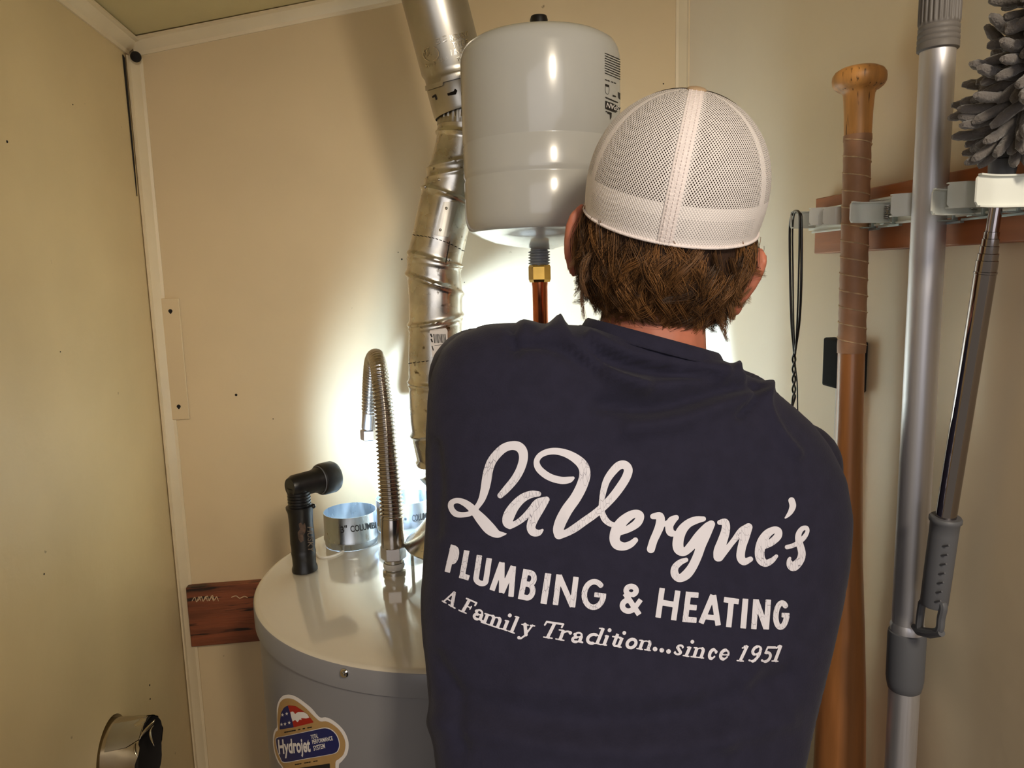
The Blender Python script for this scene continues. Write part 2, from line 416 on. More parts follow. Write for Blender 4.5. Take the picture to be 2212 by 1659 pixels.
# left wall stands as four pieces round the duct hole, joined as one board
DR = 0.058; DUCT = atX(236, 1562, WL) - np.array([0, 0, DR])
def wall_with_hole():
    y0, y1, z0, z1 = 0.468, WB, 0.0, 2.20; th = np.linspace(0, 2 * math.pi, 48, endpoint=False); out = []
    for t in th:
        d = np.array([math.cos(t), math.sin(t)]); k = min(((y1 - DUCT[1]) / d[0] if d[0] > 1e-6 else (y0 - DUCT[1]) / d[0] if d[0] < -1e-6 else 9), ((z1 - DUCT[2]) / d[1] if d[1] > 1e-6 else (z0 - DUCT[2]) / d[1] if d[1] < -1e-6 else 9))
        out.append((DUCT[1] + d[0] * k, DUCT[2] + d[1] * k))
    for c in ((y0, z0), (y1, z0), (y1, z1), (y0, z1)):
        j = int(np.argmin([math.hypot(o[0] - c[0], o[1] - c[1]) for o in out])); out[j] = c
    V = []
    for x in (WL, WL - .09):
        V += [(x, DUCT[1] + (DR + .006) * math.cos(t), DUCT[2] + (DR + .006) * math.sin(t)) for t in th] + [(x, a, b) for a, b in out]
    n = 48; Fc = []
    for i in range(n):
        k = (i + 1) % n
        Fc += [(i, n + i, n + k, k), (2 * n + i, 2 * n + k, 3 * n + k, 3 * n + i), (i, k, 2 * n + k, 2 * n + i), (n + i, 3 * n + i, 3 * n + k, n + k)]
    return np.array(V), Fc
wl = obj('wall_left', wall_with_hole(), M_wall_l, smooth=0, **S)
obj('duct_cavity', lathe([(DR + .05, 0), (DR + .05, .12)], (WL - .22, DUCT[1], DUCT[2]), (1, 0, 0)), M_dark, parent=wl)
wr = obj('wall_right', box(WR, WR + .1, .18, WB, 0, 2.40), M_wall_r, **S)

def cove(p0, p1, a, b, r, n=7):   # concave-convex strip filling the corner between directions a and b
    prof = [np.zeros(3)] + [r * (math.sin(t) * np.array(a) + math.cos(t) * np.array(b)) * (1 - .18 * math.sin(2 * t)) for t in np.linspace(0, math.pi / 2, n)]
    e = .16 * r
    prof = [np.zeros(3), r * 1.15 * np.array(b), r * 1.15 * np.array(b) + e * np.array(a)] + prof[2:-1] + [r * 1.15 * np.array(a) + e * np.array(b), r * 1.15 * np.array(a)]
    return loft([[np.asarray(p) + q for q in prof] for p in (p0, p1)])
X_, Y_, Z_ = np.eye(3)
t1 = obj('trim_1', cove((WL + .002, WB, 0.001), (WL + .002, WB, ceil_z(WL) - .03), X_, -Y_, .020), M_trim, **S)
t2 = obj('trim_2', cove((WL, .12, ceil_z(WL)), (WL, WB - .012, ceil_z(WL)), X_, -Z_, .024), M_trim, **S)
cs = nz([1, 0, .205])
t3 = obj('trim_3', cove((WL + .012, WB, ceil_z(WL) ), (WR, WB, ceil_z(WR)), -Y_, -Z_, .024), M_trim, **S)
t4 = obj('trim_4', cove((WR, WB, 0.001), (WR, WB, ceil_z(WR) - .02), -X_, -Y_, .020), M_trim, **S)
# corner gap and hole, their shade modelled as solid dark pieces
g0 = atX(257, 124, WL + .0015); g1 = atX(266, 224, WL + .0015)
obj('gap_shade', prism([(0, 0), (.009, -.004), (.006, -.2), (.003, -.262)], (WL + .0005, WB - .038, ceil_z(WL) - .034), Y_, Z_, X_, .0016), M_dark, parent=t1)
obj('dark_hole', ellipsoid((WL + .020, WB - .024, ceil_z(WL) - .034), (X_, Y_, Z_), (.010, .010, .010)), M_dark, parent=t1)
# near edge of the left wall: a chipped door jamb
j0 = atX(18, 1500, WL)
obj('trim_5', join(box(WL - .09, WL + .004, .450, .468, 0, 2.12), box(WL - .02, WL + .012, .437, .450, 0, 2.12)), M_trim, bevel=.003, **S)

# nail holes in the walls
def disc(c, n, r, t=.0008, seg=10): return lathe([(r, 0), (r * .8, t)], c, n, seg)
for (x, y, r) in ((510, 853, .0028), (1433, 181, .0016), (590, 905, .0012), (868, 560, .0018), (860, 545, .0010), (1003, 610, .001)):
    obj('nail_hole', disc(atY(x, y, WB), (0, -1, 0), r), M_dark, parent=wb)
for (x, y, r) in ((157, 226, .0012), (15, 306, .002), (95, 1240, .0014), (130, 760, .001), (323, 1480, .002), (324, 1510, .0018)):
    obj('nail_hole', disc(atX(x, y, WL), (1, 0, 0), r), M_dark, parent=wl)

# painted mounting strip beside the left corner
q = [atY(343, 645, WB), atY(387, 648, WB), atY(404, 905, WB), atY(371, 905, WB)]
a = q[0]; b_ = q[2]
st = thing('mounting_strip', 'cream-painted vertical mounting strip with two screw holes, beside the left corner', 'strip', (a[0], WB, b_[2]))
obj('strip_board', box(a[0] + .004, q[1][0] + .001, WB - .006, WB, b_[2], a[2]), M_wall, parent=st, bevel=.0015)
for (x, y) in ((368, 672), (386, 878)):
    c = atY(x, y, WB - .006); obj('screw_hole', join(disc(c, (0, -1, 0), .0042), disc(c + [0, 0, -.004], (0, -1, 0), .0018)), M_dark, parent=st)
q = atY(392, 1140, WB)
obj('edge_line', box(a[0] + .001, a[0] + .003, WB - .001, WB, a[2] - .06, a[2] + .002), M_dark, parent=st)

# dark wooden cleat low on the back wall
c0, c1 = atY(398, 1272, WB - .02), atY(412, 1398, WB - .02)
bd = thing('wall_cleat', 'dark reddish-brown wooden cleat with chalk scribbles on back wall behind water heater', 'board', (.0, WB, c1[2]))
obj('plank', box(c0[0] + .003, WR - .02, WB - .02, WB, c1[2], c0[2] + .002), M_board2, parent=bd, bevel=.002)
P = Print(395, 1262, 560, 1400, .8)
for sx in (0, 14, 27, 38):
    P.stroke([(415 + sx, 1298 - sx * .1, .7), (421 + sx, 1290 - sx * .1, 1.0), (425 + sx, 1300 - sx * .1, .7), (430 + sx, 1289, 1.0), (434 + sx, 1298, .6)])
P.stroke([(500, 1290, .7), (510, 1287, 1), (518, 1292, .8), (528, 1288, 1), (535, 1291, .6)])
pl = lambda d: (lambda x, y: (atY(x, y, d), np.array([0, -1, 0.])))
obj('chalk_scribble', lay(*P.build(), pl(WB - .02), .0006), M_tapel, parent=bd)

# ---------------------------------------------------------------- water heater
HX, HY, HR, HZ = 0.0543, 1.2063, 0.3335, 1.16
wh = thing('water_heater', 'large grey cylindrical water heater with glossy pale lid and oval brand sticker', 'water heater', (HX, HY, 0))
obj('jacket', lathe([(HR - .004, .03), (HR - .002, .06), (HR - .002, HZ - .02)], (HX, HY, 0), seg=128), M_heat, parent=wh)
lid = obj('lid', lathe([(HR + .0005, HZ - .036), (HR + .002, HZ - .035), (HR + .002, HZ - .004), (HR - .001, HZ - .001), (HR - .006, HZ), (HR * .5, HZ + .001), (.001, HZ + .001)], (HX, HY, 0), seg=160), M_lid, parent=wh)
obj('lid_band', lathe([(HR + .0022, HZ - .0375), (HR + .0034, HZ - .0365), (HR + .0034, HZ - .006), (HR + .002, HZ - .004)], (HX, HY, 0), seg=160, cap=False), M_heat, parent=wh)
h = cyl_hit(HX, HY, HR + .0034)(745, 1453)
obj('screw', join(lathe([(.0062, 0), (.0062, .002), (.005, .0035)], h[0], h[1], 20), lathe([(.0036, .003), (.0030, .006)], h[0], h[1], 6)), M_chrome, parent=wh)
obj('foot_ring', lathe([(HR - .03, 0), (HR - .03, .035)], (HX, HY, 0), seg=64), M_dark, parent=wh)

# sticker on the jacket
def z9(p): return [(570 + x / 9.27, 1480 + y / 9.27) for x, y in p]
hitJ = cyl_hit(HX, HY, HR - .002)
def sticker(name, P, m, off, par, step=1.4, pad=0):
    P = np.array(P); pt = Print(P[:, 0].min() - 2, P[:, 1].min() - 2, P[:, 0].max() + 2, P[:, 1].max() + 2, step); pt.poly(P)
    return obj(name, lay(*pt.build(), hitJ, off), m, parent=par)
stk = sticker('sticker', cat(z9([(460, 190), (560, 195), (680, 245), (800, 330), (960, 460), (1120, 640), (1230, 640), (1350, 680), (1500, 790), (1620, 930), (1690, 1100), (1700, 1250), (1660, 1400), (1560, 1530), (1505, 1600), (1510, 1900), (1500, 2100), (430, 2100), (400, 1900), (370, 1659), (300, 1560), (230, 1400), (190, 1200), (190, 1000), (230, 880), (265, 840), (262, 640), (265, 440), (310, 300), (380, 215)]), 3, True), M_label, .0003, wh)
stk['label'] = 'gold and navy brand sticker with white border'
sticker('gold_ground', cat(z9([(440, 265), (560, 270), (680, 330), (850, 460), (1000, 610), (1130, 720), (1250, 720), (1380, 780), (1520, 900), (1610, 1050), (1640, 1200), (1600, 1380), (1500, 1480), (1440, 1540), (1445, 1800), (1440, 2000), (480, 2000), (440, 1800), (390, 1640), (320, 1540), (250, 1380), (215, 1200), (220, 1030), (250, 930), (290, 890), (275, 700), (290, 500), (320, 370), (370, 300)]), 3, True), M_gold, .0006, stk)
pill = z9([(270, 1055), (430, 1020), (600, 985), (1000, 900), (1230, 855), (1370, 900), (1470, 1010), (1515, 1160), (1500, 1270), (1430, 1350), (1200, 1400), (800, 1470), (430, 1535), (350, 1450), (290, 1300), (262, 1150)])
cpl = np.mean(pill, 0)
sticker('pill_outline', [tuple(cpl + (np.array(p) - cpl) * [1.022, 1.045]) for p in cat(pill, 3, True)], M_label, .0009, stk)
sticker('navy_pill', cat(pill, 3, True), M_navyL, .0012, stk)
sticker('star_field', z9([(480, 405), (410, 450), (360, 540), (335, 700), (325, 885), (610, 840), (590, 760), (540, 560), (490, 405)]), M_navyL, .0009, stk)
sticker('red_field', z9([(490, 400), (640, 410), (780, 500), (900, 600), (1010, 740), (610, 840), (540, 560)]), M_red, .0009, stk)
sticker('white_eagle', z9([(545, 530), (600, 520), (640, 570), (700, 530), (810, 530), (880, 570), (925, 640), (860, 660), (760, 650), (770, 690), (730, 680), (690, 735), (640, 690), (590, 720), (560, 620)]), M_label, .0012, stk, .7)
star = []
for (x, y) in ((390, 590), (475, 565), (370, 780), (440, 770), (525, 745)):
    pts = [(570 + (x + (34 if k % 2 == 0 else 13) * math.sin(k * math.pi / 5)) / 9.27, 1480 + (y - (42 if k % 2 == 0 else 15) * math.cos(k * math.pi / 5)) / 9.27) for k in range(10)]
    v2 = [(570 + x / 9.27, 1480 + y / 9.27)] + pts; star.append(lay(v2, [(0, 1 + k, 1 + (k + 1) % 10) for k in range(10)], hitJ, .0013))
obj('stars', join(*star), M_label, parent=stk)
sticker('black_panel', z9([(680, 1659), (1330, 1560), (1340, 2000), (640, 2000)]), M_ink, .0009, stk)
tx = []
Z9 = lambda x, y: (570 + x / 9.27, 1480 + y / 9.27)
tx.append(lay(*text_px('Hydrojet', Z9(330, 1470), Z9(965, 1420), Z9(300, 1085), .03), hitJ, .0016))
for s_, bl, br, tl in (('TOTAL', (968, 1075), (1110, 1045), (950, 985)), ('PERFORMANCE', (995, 1170), (1400, 1090), (978, 1085)), ('SYSTEM', (1018, 1305), (1245, 1250), (1000, 1205))):
    tx.append(lay(*text_px(s_, Z9(*bl), Z9(*br), Z9(*tl), .02), hitJ, .0016))
obj('sticker_lettering', join(*tx), M_label, parent=stk, smooth=0)
tiny = Print(600, 1560, 700, 1660, .6)
for k in range(12):
    x = 430 + k * 46; y = 940 - k * 9
    if k in (5, 7, 9): continue
    a_, c_ = Z9(x, y), Z9(x + 26, y - 6); tiny.seg(a_, c_, 1.3, 1.3)
for k in range(10):
    x = 640 + k * 46; y = 1585 - k * 8
    if k in (3, 7): continue
    tiny.seg(Z9(x, y), Z9(x + 24, y - 4), 1.1, 1.1)
obj('small_print', lay(*tiny.build(), hitJ, .0010), M_ink, parent=stk, kind='stuff')

# draft hood on the lid centre
dh = thing('draft_hood', 'shiny bell-shaped draft hood standing on the heater lid, mostly hidden by the shirt', 'draft hood', (HX, HY, HZ))
obj('bell', lathe([(.0425, .150), (.0425, .105), (.052, .095), (.072, .070), (.092, .052), (.0945, .047), (.0925, .044), (.088, .050), (.066, .067), (.041, .095)], (HX, HY, HZ), seg=64), M_galv, parent=dh)
obj('lower_cone', lathe([(.045, .001), (.045, .02), (.03, .045), (.028, .047)], (HX, HY, HZ), seg=48), M_galv, parent=dh)
for k in range(4):
    t = math.pi * (.25 + k * .5) + .55; c = np.array([HX + .085 * math.cos(t), HY + .085 * math.sin(t), HZ])
    obj('leg', tube([c + [0, 0, .0005], c + [0, 0, .025], c + [.0, 0, .052]], .003, 8), M_galv, parent=dh)

# ---------------------------------------------------------------- vent: elbows and top pipe
VY = HY
def bead_tube(P, R, beads, tilt, seg=64, step=.0022):
    """sheet-metal pipe along P; beads = (arc fraction, height, width, tilt in m) give raised ridges"""
    P = cat(P, 24); L = np.r_[0, np.cumsum(np.linalg.norm(np.diff(P, axis=0), axis=1))]
    n = int(L[-1] / step); s = np.linspace(0, L[-1], n); Q = np.stack([np.interp(s, L, P[:, k]) for k in range(3)], 1)
    Rr = np.interp(s, np.linspace(0, L[-1], len(R)), R)
    T = np.gradient(Q, axis=0); T /= np.linalg.norm(T, axis=1)[:, None]
    th = np.linspace(0, 2 * math.pi, seg, endpoint=False); rings = []
    for i in range(n):
        a = nz(np.cross(T[i], [0, 1, 0])); b = np.cross(T[i], a)  # a ~ sideways, b ~ depth
        rr = np.full(seg, Rr[i])
        for (f, hgt, wd, tl, ph) in beads:
            d = s[i] - f * L[-1] - tl * np.cos(th - ph)
            rr = rr + hgt * np.exp(-(d / wd) ** 2)
        rings.append(Q[i] + rr[:, None] * (np.cos(th)[:, None] * a + np.sin(th)[:, None] * b))
    return loft(rings, False, False)
ep = [atY(1003, 232, VY), atY(1000, 290, VY), atY(992, 345, VY), atY(968, 430, VY), atY(950, 510, VY), atY(938, 575, VY), atY(941, 640, VY), atY(941, 700, VY), atY(940, 780, VY), atY(941, 860, VY), atY(944, 925, VY), atY(958, 1000, VY), np.array([HX - .03, HY, 1.345]), np.array([HX, HY, HZ + .152])]
rr_ = [pr(110, ep[3])] * 2 + [pr(117, ep[3])] * 12
# find arc fractions of given pixel rows
Pd = cat(ep, 24); Ld = np.r_[0, np.cumsum(np.linalg.norm(np.diff(Pd, axis=0), axis=1))]; yp = proj(Pd)[:, 1]
fr = lambda y: float(np.interp(y, yp, Ld / Ld[-1]))
BD = [(fr(296), .0032, .0028, .002, 0), (fr(355), .0036, .003, .022, math.pi), (fr(378), .0022, .0022, .022, math.pi), (fr(427), .0040, .003, .003, 0),
      (fr(562), .0038, .003, -.004, math.pi), (fr(572), .002, .0025, -.004, math.pi), (fr(614), .0044, .0035, .017, 0), (fr(690), .0038, .003, .010, math.pi * .9),
      (fr(700), .002, .002, .010, math.pi * .9), (fr(828), .0036, .003, .003, 0), (fr(836), .002, .002, .003, 0), (fr(925), .0040, .003, .006, math.pi), (fr(985), .0042, .0035, .014, math.pi)]
ve = thing('adjustable_vent_elbow', 'galvanised adjustable elbow vent pipe with rolled ridges, rising behind the grey expansion tank', 'vent pipe', (HX, HY, HZ + .152))
# break into gores: each gore its own piece of pipe
cuts = [0, fr(296), fr(362), fr(427), fr(566), fr(614), fr(694), fr(831), fr(925), fr(985), 1.0]
fullV, fullF = bead_tube(ep, rr_, BD, 0)
nr = len(fullV) // 64
for k in range(len(cuts) - 1):
    i0 = int(cuts[k] * (nr - 1)); i1 = int(cuts[k + 1] * (nr - 1)) + 1
    sub = fullV[i0 * 64:i1 * 64].reshape(-1, 64, 3)
    obj('elbow_section', loft(list(sub), False, False), M_galv, parent=ve, smooth=60)
# crimped fringe at the top, where it enters the upper pipe
p0 = ep[0]; ax0 = nz(ep[0] - ep[1]); a_, b_ = frame(ax0, (0, 1, 0)); th = np.linspace(0, 2 * math.pi, 144, endpoint=False)
rings = []
for t_, amp in ((-.030, 0), (-.022, .6), (-.005, 1), (.02, 1)):
    r_ = pr(112.5, p0) * (1 + .022 * amp * np.clip(2 * np.cos(th * 30), -1, 1))
    rings.append(p0 + ax0 * t_ + r_[:, None] * (np.cos(th)[:, None] * a_ + np.sin(th)[:, None] * b_))
obj('crimped_end', loft(rings, False, False), M_galv_b, parent=ve, smooth=20)
bvh_e = BVHTree.FromPolygons([tuple(v) for v in fullV], [tuple(f) for f in fullF])
def hit_bvh(bv):
    def h(x, y):
        d = ray(x, y); r = bv.ray_cast(Vector(CAM), Vector(d))
        if r[0] is None: return None
        n = np.array(r[1]); n = n if n @ d < 0 else -n
        return np.array(r[0]), n
    return h
hitE = hit_bvh(bvh_e)
for (x, y) in ((964, 450), (951, 497), (971, 560), (948, 388), (918, 404)):
    p = hitE(x, y)
    if p: obj('rivet', ellipsoid(p[0], (X_, Y_, Z_), (.0026, .0026, .0026), 10, 6), M_chrome, parent=ve)
# lap plate with rivets, stitched dashes, barcode label
def overlay(name, polys, m, off, par, hit, step=1.2, segs=()):
    A = np.array([p for P_ in polys for p in P_] + [s[0] for s in segs] + [s[1] for s in segs])
    pt = Print(A[:, 0].min() - 4, A[:, 1].min() - 4, A[:, 0].max() + 4, A[:, 1].max() + 4, step)
    for P_ in polys: pt.poly(P_)
    for a1, a2, r1 in segs: pt.seg(a1, a2, r1, r1)
    g = lay(*pt.build(), hit, off)
    if len(g[1]): return obj(name, g, m, parent=par)
overlay('lap_plate', [[(958, 436), (992, 436), (968, 512), (938, 508)]], M_galv_b, .0012, ve, hitE)
ds = []
for x0, y0, x1, y1 in ((893, 507, 1006, 545), (884, 785, 930, 779)):
    k = int((x1 - x0) / 8)
    for i in range(k):
        t = i / k; y_ = y0 + (y1 - y0) * t + (-8 * math.sin(math.pi * t) if x1 > 950 else 0); ds.append(((x0 + (x1 - x0) * t, y_), (x0 + (x1 - x0) * t + 4.5, y_ + (y1 - y0) / k * .6), .8))
ds.append(((971, 522), (963, 568), .7))
overlay('stitch_marks', [], M_dark, .0009, ve, hitE, .5, ds)['kind'] = 'stuff'
lb = overlay('barcode_label', [[(930, 712), (962, 708), (966, 714), (966, 765), (934, 772), (928, 716)]], M_label, .0012, ve, hitE, 1.0)
bs = [((937 + k * 2.6, 722), (939 + k * 2.6, 740), .55 + .35 * (k % 3 == 0)) for k in range(10)] + [((931, 722), (933, 727), 1.6), ((932, 733), (934, 738), 1.6), ((934, 748), (936, 756), 1.0), ((939, 746), (958, 744), .5)]
if lb: overlay('barcode_bars', [], M_ink, .0004 + .0012, lb, hitE, .5, bs)

tp0 = atY(1001, 238, VY); tp1 = atY(939, 0, VY); axv = nz(tp1 - tp0)
ztop = ceil_z(-.1) ; tpe = tp0 + axv * ((ztop + .03 - tp0[2]) / axv[2])
rb = pr(139, tp1); Lb = np.linalg.norm(tpe - tp0)
bv = thing('upper_vent_pipe', 'dull aluminium double-wall vent pipe with embossed lettering, leaning up to the ceiling', 'vent pipe', tp0)
pf = [(rb * .94, -.004), (rb * .965, 0), (rb * .97, .045), (rb * .94, .050), (rb * .94, .058), (rb, .064), (rb, Lb)]
bvg = lathe(pf, tp0, axv, 96, cap=False); obj('pipe_shell', bvg, M_galv_b, parent=bv)
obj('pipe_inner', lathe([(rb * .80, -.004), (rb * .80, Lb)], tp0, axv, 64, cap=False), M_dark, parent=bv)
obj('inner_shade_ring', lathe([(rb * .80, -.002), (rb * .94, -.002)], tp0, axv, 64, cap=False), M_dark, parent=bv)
hitB = hit_bvh(BVHTree.FromPolygons([tuple(v) for v in bvg[0]], [tuple(f) for f in bvg[1]]))
overlay('raised_band', [[(921, 186), (953, 176), (955, 162), (1004, 150), (1004, 166), (958, 178), (958, 185), (922, 196)]], M_galv_b, .0022, bv, hitB, 1.2)
overlay('punched_tabs', [[(934, 208), (941, 203), (945, 214), (942, 217), (940, 209), (935, 212)], [(966, 202), (980, 197), (983, 191), (988, 196), (985, 204), (968, 207)]], M_dark, .0006, bv, hitB, .8)
lt = []
for s_, bl, br, tl in (('3E', (943, 97), (966, 89), (941, 84)), ('AMERI-VENT', (972, 89), (1012, 80), (969, 77)), ('TYPE B', (978, 104), (1012, 96), (976, 92)),
                       ('1 INCH', (975, 121), (1008, 113), (973, 108)), ('TO', (988, 132), (1000, 129), (986, 124)), ('15A0', (949, 135), (968, 130), (948, 127)), ('MH 9', (922, 146), (942, 141), (920, 139)), ('UL', (919, 124), (932, 120), (916, 108))):
    lt.append(lay(*text_px(s_, bl, br, tl, .012), hitB, .0010))
lt = [g for g in lt if len(g[1])]
obj('embossed_lettering', join(*lt), M_galv, parent=bv, smooth=0, label='embossed lettering on the vent pipe')
P = Print(905, 95, 960, 150, .6)
for cx_, a0, a1 in ((929, 100, 260), (934, -75, 75)):
    tt = np.radians(np.linspace(a0, a1, 14)); P.stroke([(cx_ + 14 * math.cos(t), 117 + 15 * math.sin(t), .9) for t in tt], n=1)
obj('embossed_ring', lay(*P.build(), hitB, .0012), M_chrome, parent=bv)

# ---------------------------------------------------------------- loose vent collars on the lid
def collar(x, y, wpx, label, seed, lt_txt):
    c = atZ(x, y, HZ + .001); r = pr(wpx, c) ; hgt = .062
    g = thing('vent_collar', label, 'vent collar', (c[0], c[1], HZ + .001), 'spare vent collars on the heater lid')
    o_ = np.array([c[0], c[1], HZ + .0012])
    obj('sleeve', lathe([(r * .97, .0), (r * .99, .002), (r, .010), (r * 1.03, .012), (r * 1.03, .016), (r, .019), (r, hgt), (r * .985, hgt), (r * .985, .003)], o_, seg=64, cap=False), M_galv_r, parent=g)
    hh = cyl_hit(c[0], c[1], r)
    for s_, bl, br, tl in lt_txt:
        gg = lay(*text_px(s_, bl, br, tl, .018), hh, .0007)
        if len(gg[1]): obj('stamped_lettering', gg, M_ink, parent=g, smooth=0)
    return c, r
collar(760, 1183 - 12, 112, "galvanised vent collar stamped 3\" COLUMBI, nearer the black flashlight", 1,
       [('3"', (737, 1152), (751, 1149), (735, 1137)), ('COLUMBI', (758, 1150), (813, 1141), (756, 1136))])
collar(875, 1138, 118, 'brightly lit galvanised vent collar behind the corrugated connector', 2,
       [('3"', (867, 1134), (878, 1131), (866, 1121)), ('COLUMBIA', (890, 1127), (935, 1120), (890, 1112))])
cb = [atZ(x, y, HZ + .0018) for x, y in ((682, 1194), (690, 1203), (705, 1204), (725, 1199), (742, 1190))]
obj('white_strap', tube(cat(cb, 6), .0022, 8), M_white, label='flat white plastic strap lying on the heater lid beside the flashlight', cat='strap')

# ---------------------------------------------------------------- corrugated connector
n0 = atZ(852, 1238, HZ)
fx = thing('flexible_connector', 'bronze-toned corrugated stainless water connector looping up from the heater lid', 'water connector', (n0[0], n0[1], HZ))
def hexnut(c, r, h0, h1, ax=(0, 0, 1)): return lathe([(r * .93, h0), (r, h0 + .002), (r, h1 - .002), (r * .93, h1)], c, ax, 6)
r0 = pr(50, n0)
obj('nipple', lathe([(r0 * .98, .001), (r0 * .98, .006), (r0 * .80, .008), (r0 * .80, .034)], n0, seg=32), M_galv, parent=fx, label='nipple with white thread tape')
obj('thread_tape', lathe([(r0 * .86, .010), (r0 * .93, .014), (r0 * .86, .020)], n0, seg=24, cap=False), M_ptfe, parent=fx)
obj('nut', hexnut(n0, r0 * 1.08, .026, .050), M_steel, parent=fx, smooth=20)
d0 = n0[1]
pts = [n0 + [0, 0, .048], n0 + [0, 0, .075], atY(846, 1100, d0 + .005), atY(838, 1000, d0 + .015), atY(831, 900, d0 + .04), atY(822, 820, d0 + .07), atY(816, 782, d0 + .10), atY(811, 771, d0 + .135), atY(805, 786, d0 + .17), atY(801, 840, d0 + .20), atY(799, 890, d0 + .21), atY(797, 925, d0 + .215)]
Pc = cat(pts, 40); L_ = np.r_[0, np.cumsum(np.linalg.norm(np.diff(Pc, axis=0), axis=1))]; s_ = np.arange(0, L_[-1], .0011)
Q = np.stack([np.interp(s_, L_, Pc[:, k]) for k in range(3)], 1); Lt = L_[-1]
rw_ = pr(60, n0); env = np.clip((s_ - .045) / .01, 0, 1) * np.clip((Lt - .03 - s_) / .01, 0, 1) * (1 - .75 * np.exp(-((s_ - .62 * Lt) / .05) ** 2))
Rf = rw_ * (.84 + .0 * s_) * (1 - .27 * np.clip(s_ / Lt / .5, 0, 1)) + env * .0022 * np.sin(s_ * 2 * math.pi / .0066)
obj('corrugated_tube', tube(Q, Rf, 24), M_steel, parent=fx, smooth=180)
ec = pts[-1]
obj('end_nut', hexnut(ec + [0, 0, -.022], .017, 0, .02), M_steel, parent=fx, smooth=20)
obj('end_collar', lathe([(.0135, 0), (.0135, .012)], ec + [0, 0, -.003], seg=20), M_chrome, parent=fx)

# ---------------------------------------------------------------- right-angle flashlight
f0 = atZ(659, 1232, HZ + .0015); f0[2] = HZ + .0015
fk = lambda wpx: pr(wpx, f0)
def hz(y): return float(atY(659, y, f0[1])[2] - f0[2])
fl = thing('flashlight', 'black right-angle flashlight standing upright and switched on, left on heater lid', 'flashlight', f0)
tilt = nz([-.012, .0, 1])
pf = [(fk(50), 0), (fk(54), .001), (fk(54), .006), (fk(49), .012), (fk(50), hz(1200)), (fk(52), hz(1190)), (fk(50), hz(1188)), (fk(50), hz(1180)), (fk(52), hz(1170)), (fk(50), hz(1130)), (fk(52), hz(1105)), (fk(58), hz(1096)), (fk(58), hz(1092)), (fk(46), hz(1090))]
obj('barrel', lathe(pf, f0, tilt, 40), M_black, parent=fl)
pf = []
zz = hz(1091)
for k in range(5): pf += [(fk(44), zz + k * .0052), (fk(48), zz + k * .0052 + .0008), (fk(48), zz + k * .0052 + .003), (fk(44), zz + k * .0052 + .0038)]
pf += [(fk(46), zz + .032)]
obj('neck_fins', lathe(pf, f0, tilt, 40), M_black, parent=fl)
hc = f0 + tilt * (zz + .034)
LDIR = nz([.74, .67, -.01])      # beam direction, towards the back wall and the right
hb = hc - LDIR * .006 + np.array([0, 0, .001])
obj('head', lathe([(fk(38), -.010), (fk(48), -.002), (fk(50), .036), (fk(56), .042), (fk(58), .046)], hb, LDIR, 40), M_black, parent=fl)
obj('bezel', lathe([(fk(58), .046), (fk(67), .049), (fk(70), .054), (fk(70), .074), (fk(64), .079), (fk(58), .079), (fk(56), .072)], hb, LDIR, 40, cap=False), M_black, parent=fl)
obj('metal_ring', lathe([(fk(60), .0455), (fk(62.5), .0468), (fk(60), .048)], hb, LDIR, 40, cap=False), M_greyD, parent=fl)
m_lens = bpy.data.materials.new('lit_lens'); m_lens.use_nodes = True; pb = m_lens.node_tree.nodes['Principled BSDF']
pb.inputs['Emission Color'].default_value = (.85, .95, 1, 1); pb.inputs['Emission Strength'].default_value = 30
obj('lens', lathe([(fk(56), .0705), (.0005, .0706)], hb, LDIR, 32, cap=False), m_lens, parent=fl)
obj('switch', ellipsoid(f0 + tilt * hz(1093) + [fk(58), -.004, 0], (X_, Y_, Z_), (.004, .004, .004), 12, 8), M_black, parent=fl)
hitF = cyl_hit(f0[0], f0[1], fk(51))
V2, F2 = text_px('HUSKY', (669, 1192), (669, 1141), (658, 1192), .015)
V2, F2 = text_px('HUSKY', (663, 1138), (665, 1192), (675, 1138), .015)
M_scuff = mat('scuffed_print', srgb(112, 96, 80), .6, var=.5, vscale=120)
obj('worn_lettering', lay(V2, F2, hitF, .0007), M_scuff, parent=fl, smooth=0)
P = Print(640, 1125, 665, 1185, .6)
P.poly([(645, 1132), (650, 1128), (654, 1134), (658, 1129), (661, 1140), (659, 1150), (655, 1156), (656, 1168), (650, 1172), (645, 1164), (643, 1150), (648, 1143)])
obj('scuff_mark', lay(*P.build(), hitF, .0005), mat('worn_brown', srgb(88, 68, 54), .6, var=.6, vscale=150), parent=fl)
sl = bpy.data.lights.new('flashlight_beam', 'SPOT'); sl.energy = 78; sl.color = (.47, .68, 1.0); sl.spot_size = math.radians(85); sl.spot_blend = .25; sl.shadow_soft_size = .016
so = bpy.data.objects.new('flashlight_beam', sl); COL.objects.link(so); sp_ = hb + LDIR * .082
s2 = bpy.data.lights.new('flashlight_spill', 'SPOT'); s2.energy = 11; s2.color = (.52, .74, 1.0); s2.spot_size = math.radians(140); s2.spot_blend = .5; s2.shadow_soft_size = .016
so2 = bpy.data.objects.new('flashlight_spill', s2); COL.objects.link(so2); so2.parent = fl; so2.location = tuple(sp_ - f0); so2.rotation_euler = Vector(LDIR).to_track_quat('-Z', 'Y').to_euler()
so.parent = fl; lp = sp_ - f0; so.location = tuple(lp); so.rotation_euler = Vector(LDIR).to_track_quat('-Z', 'Y').to_euler()

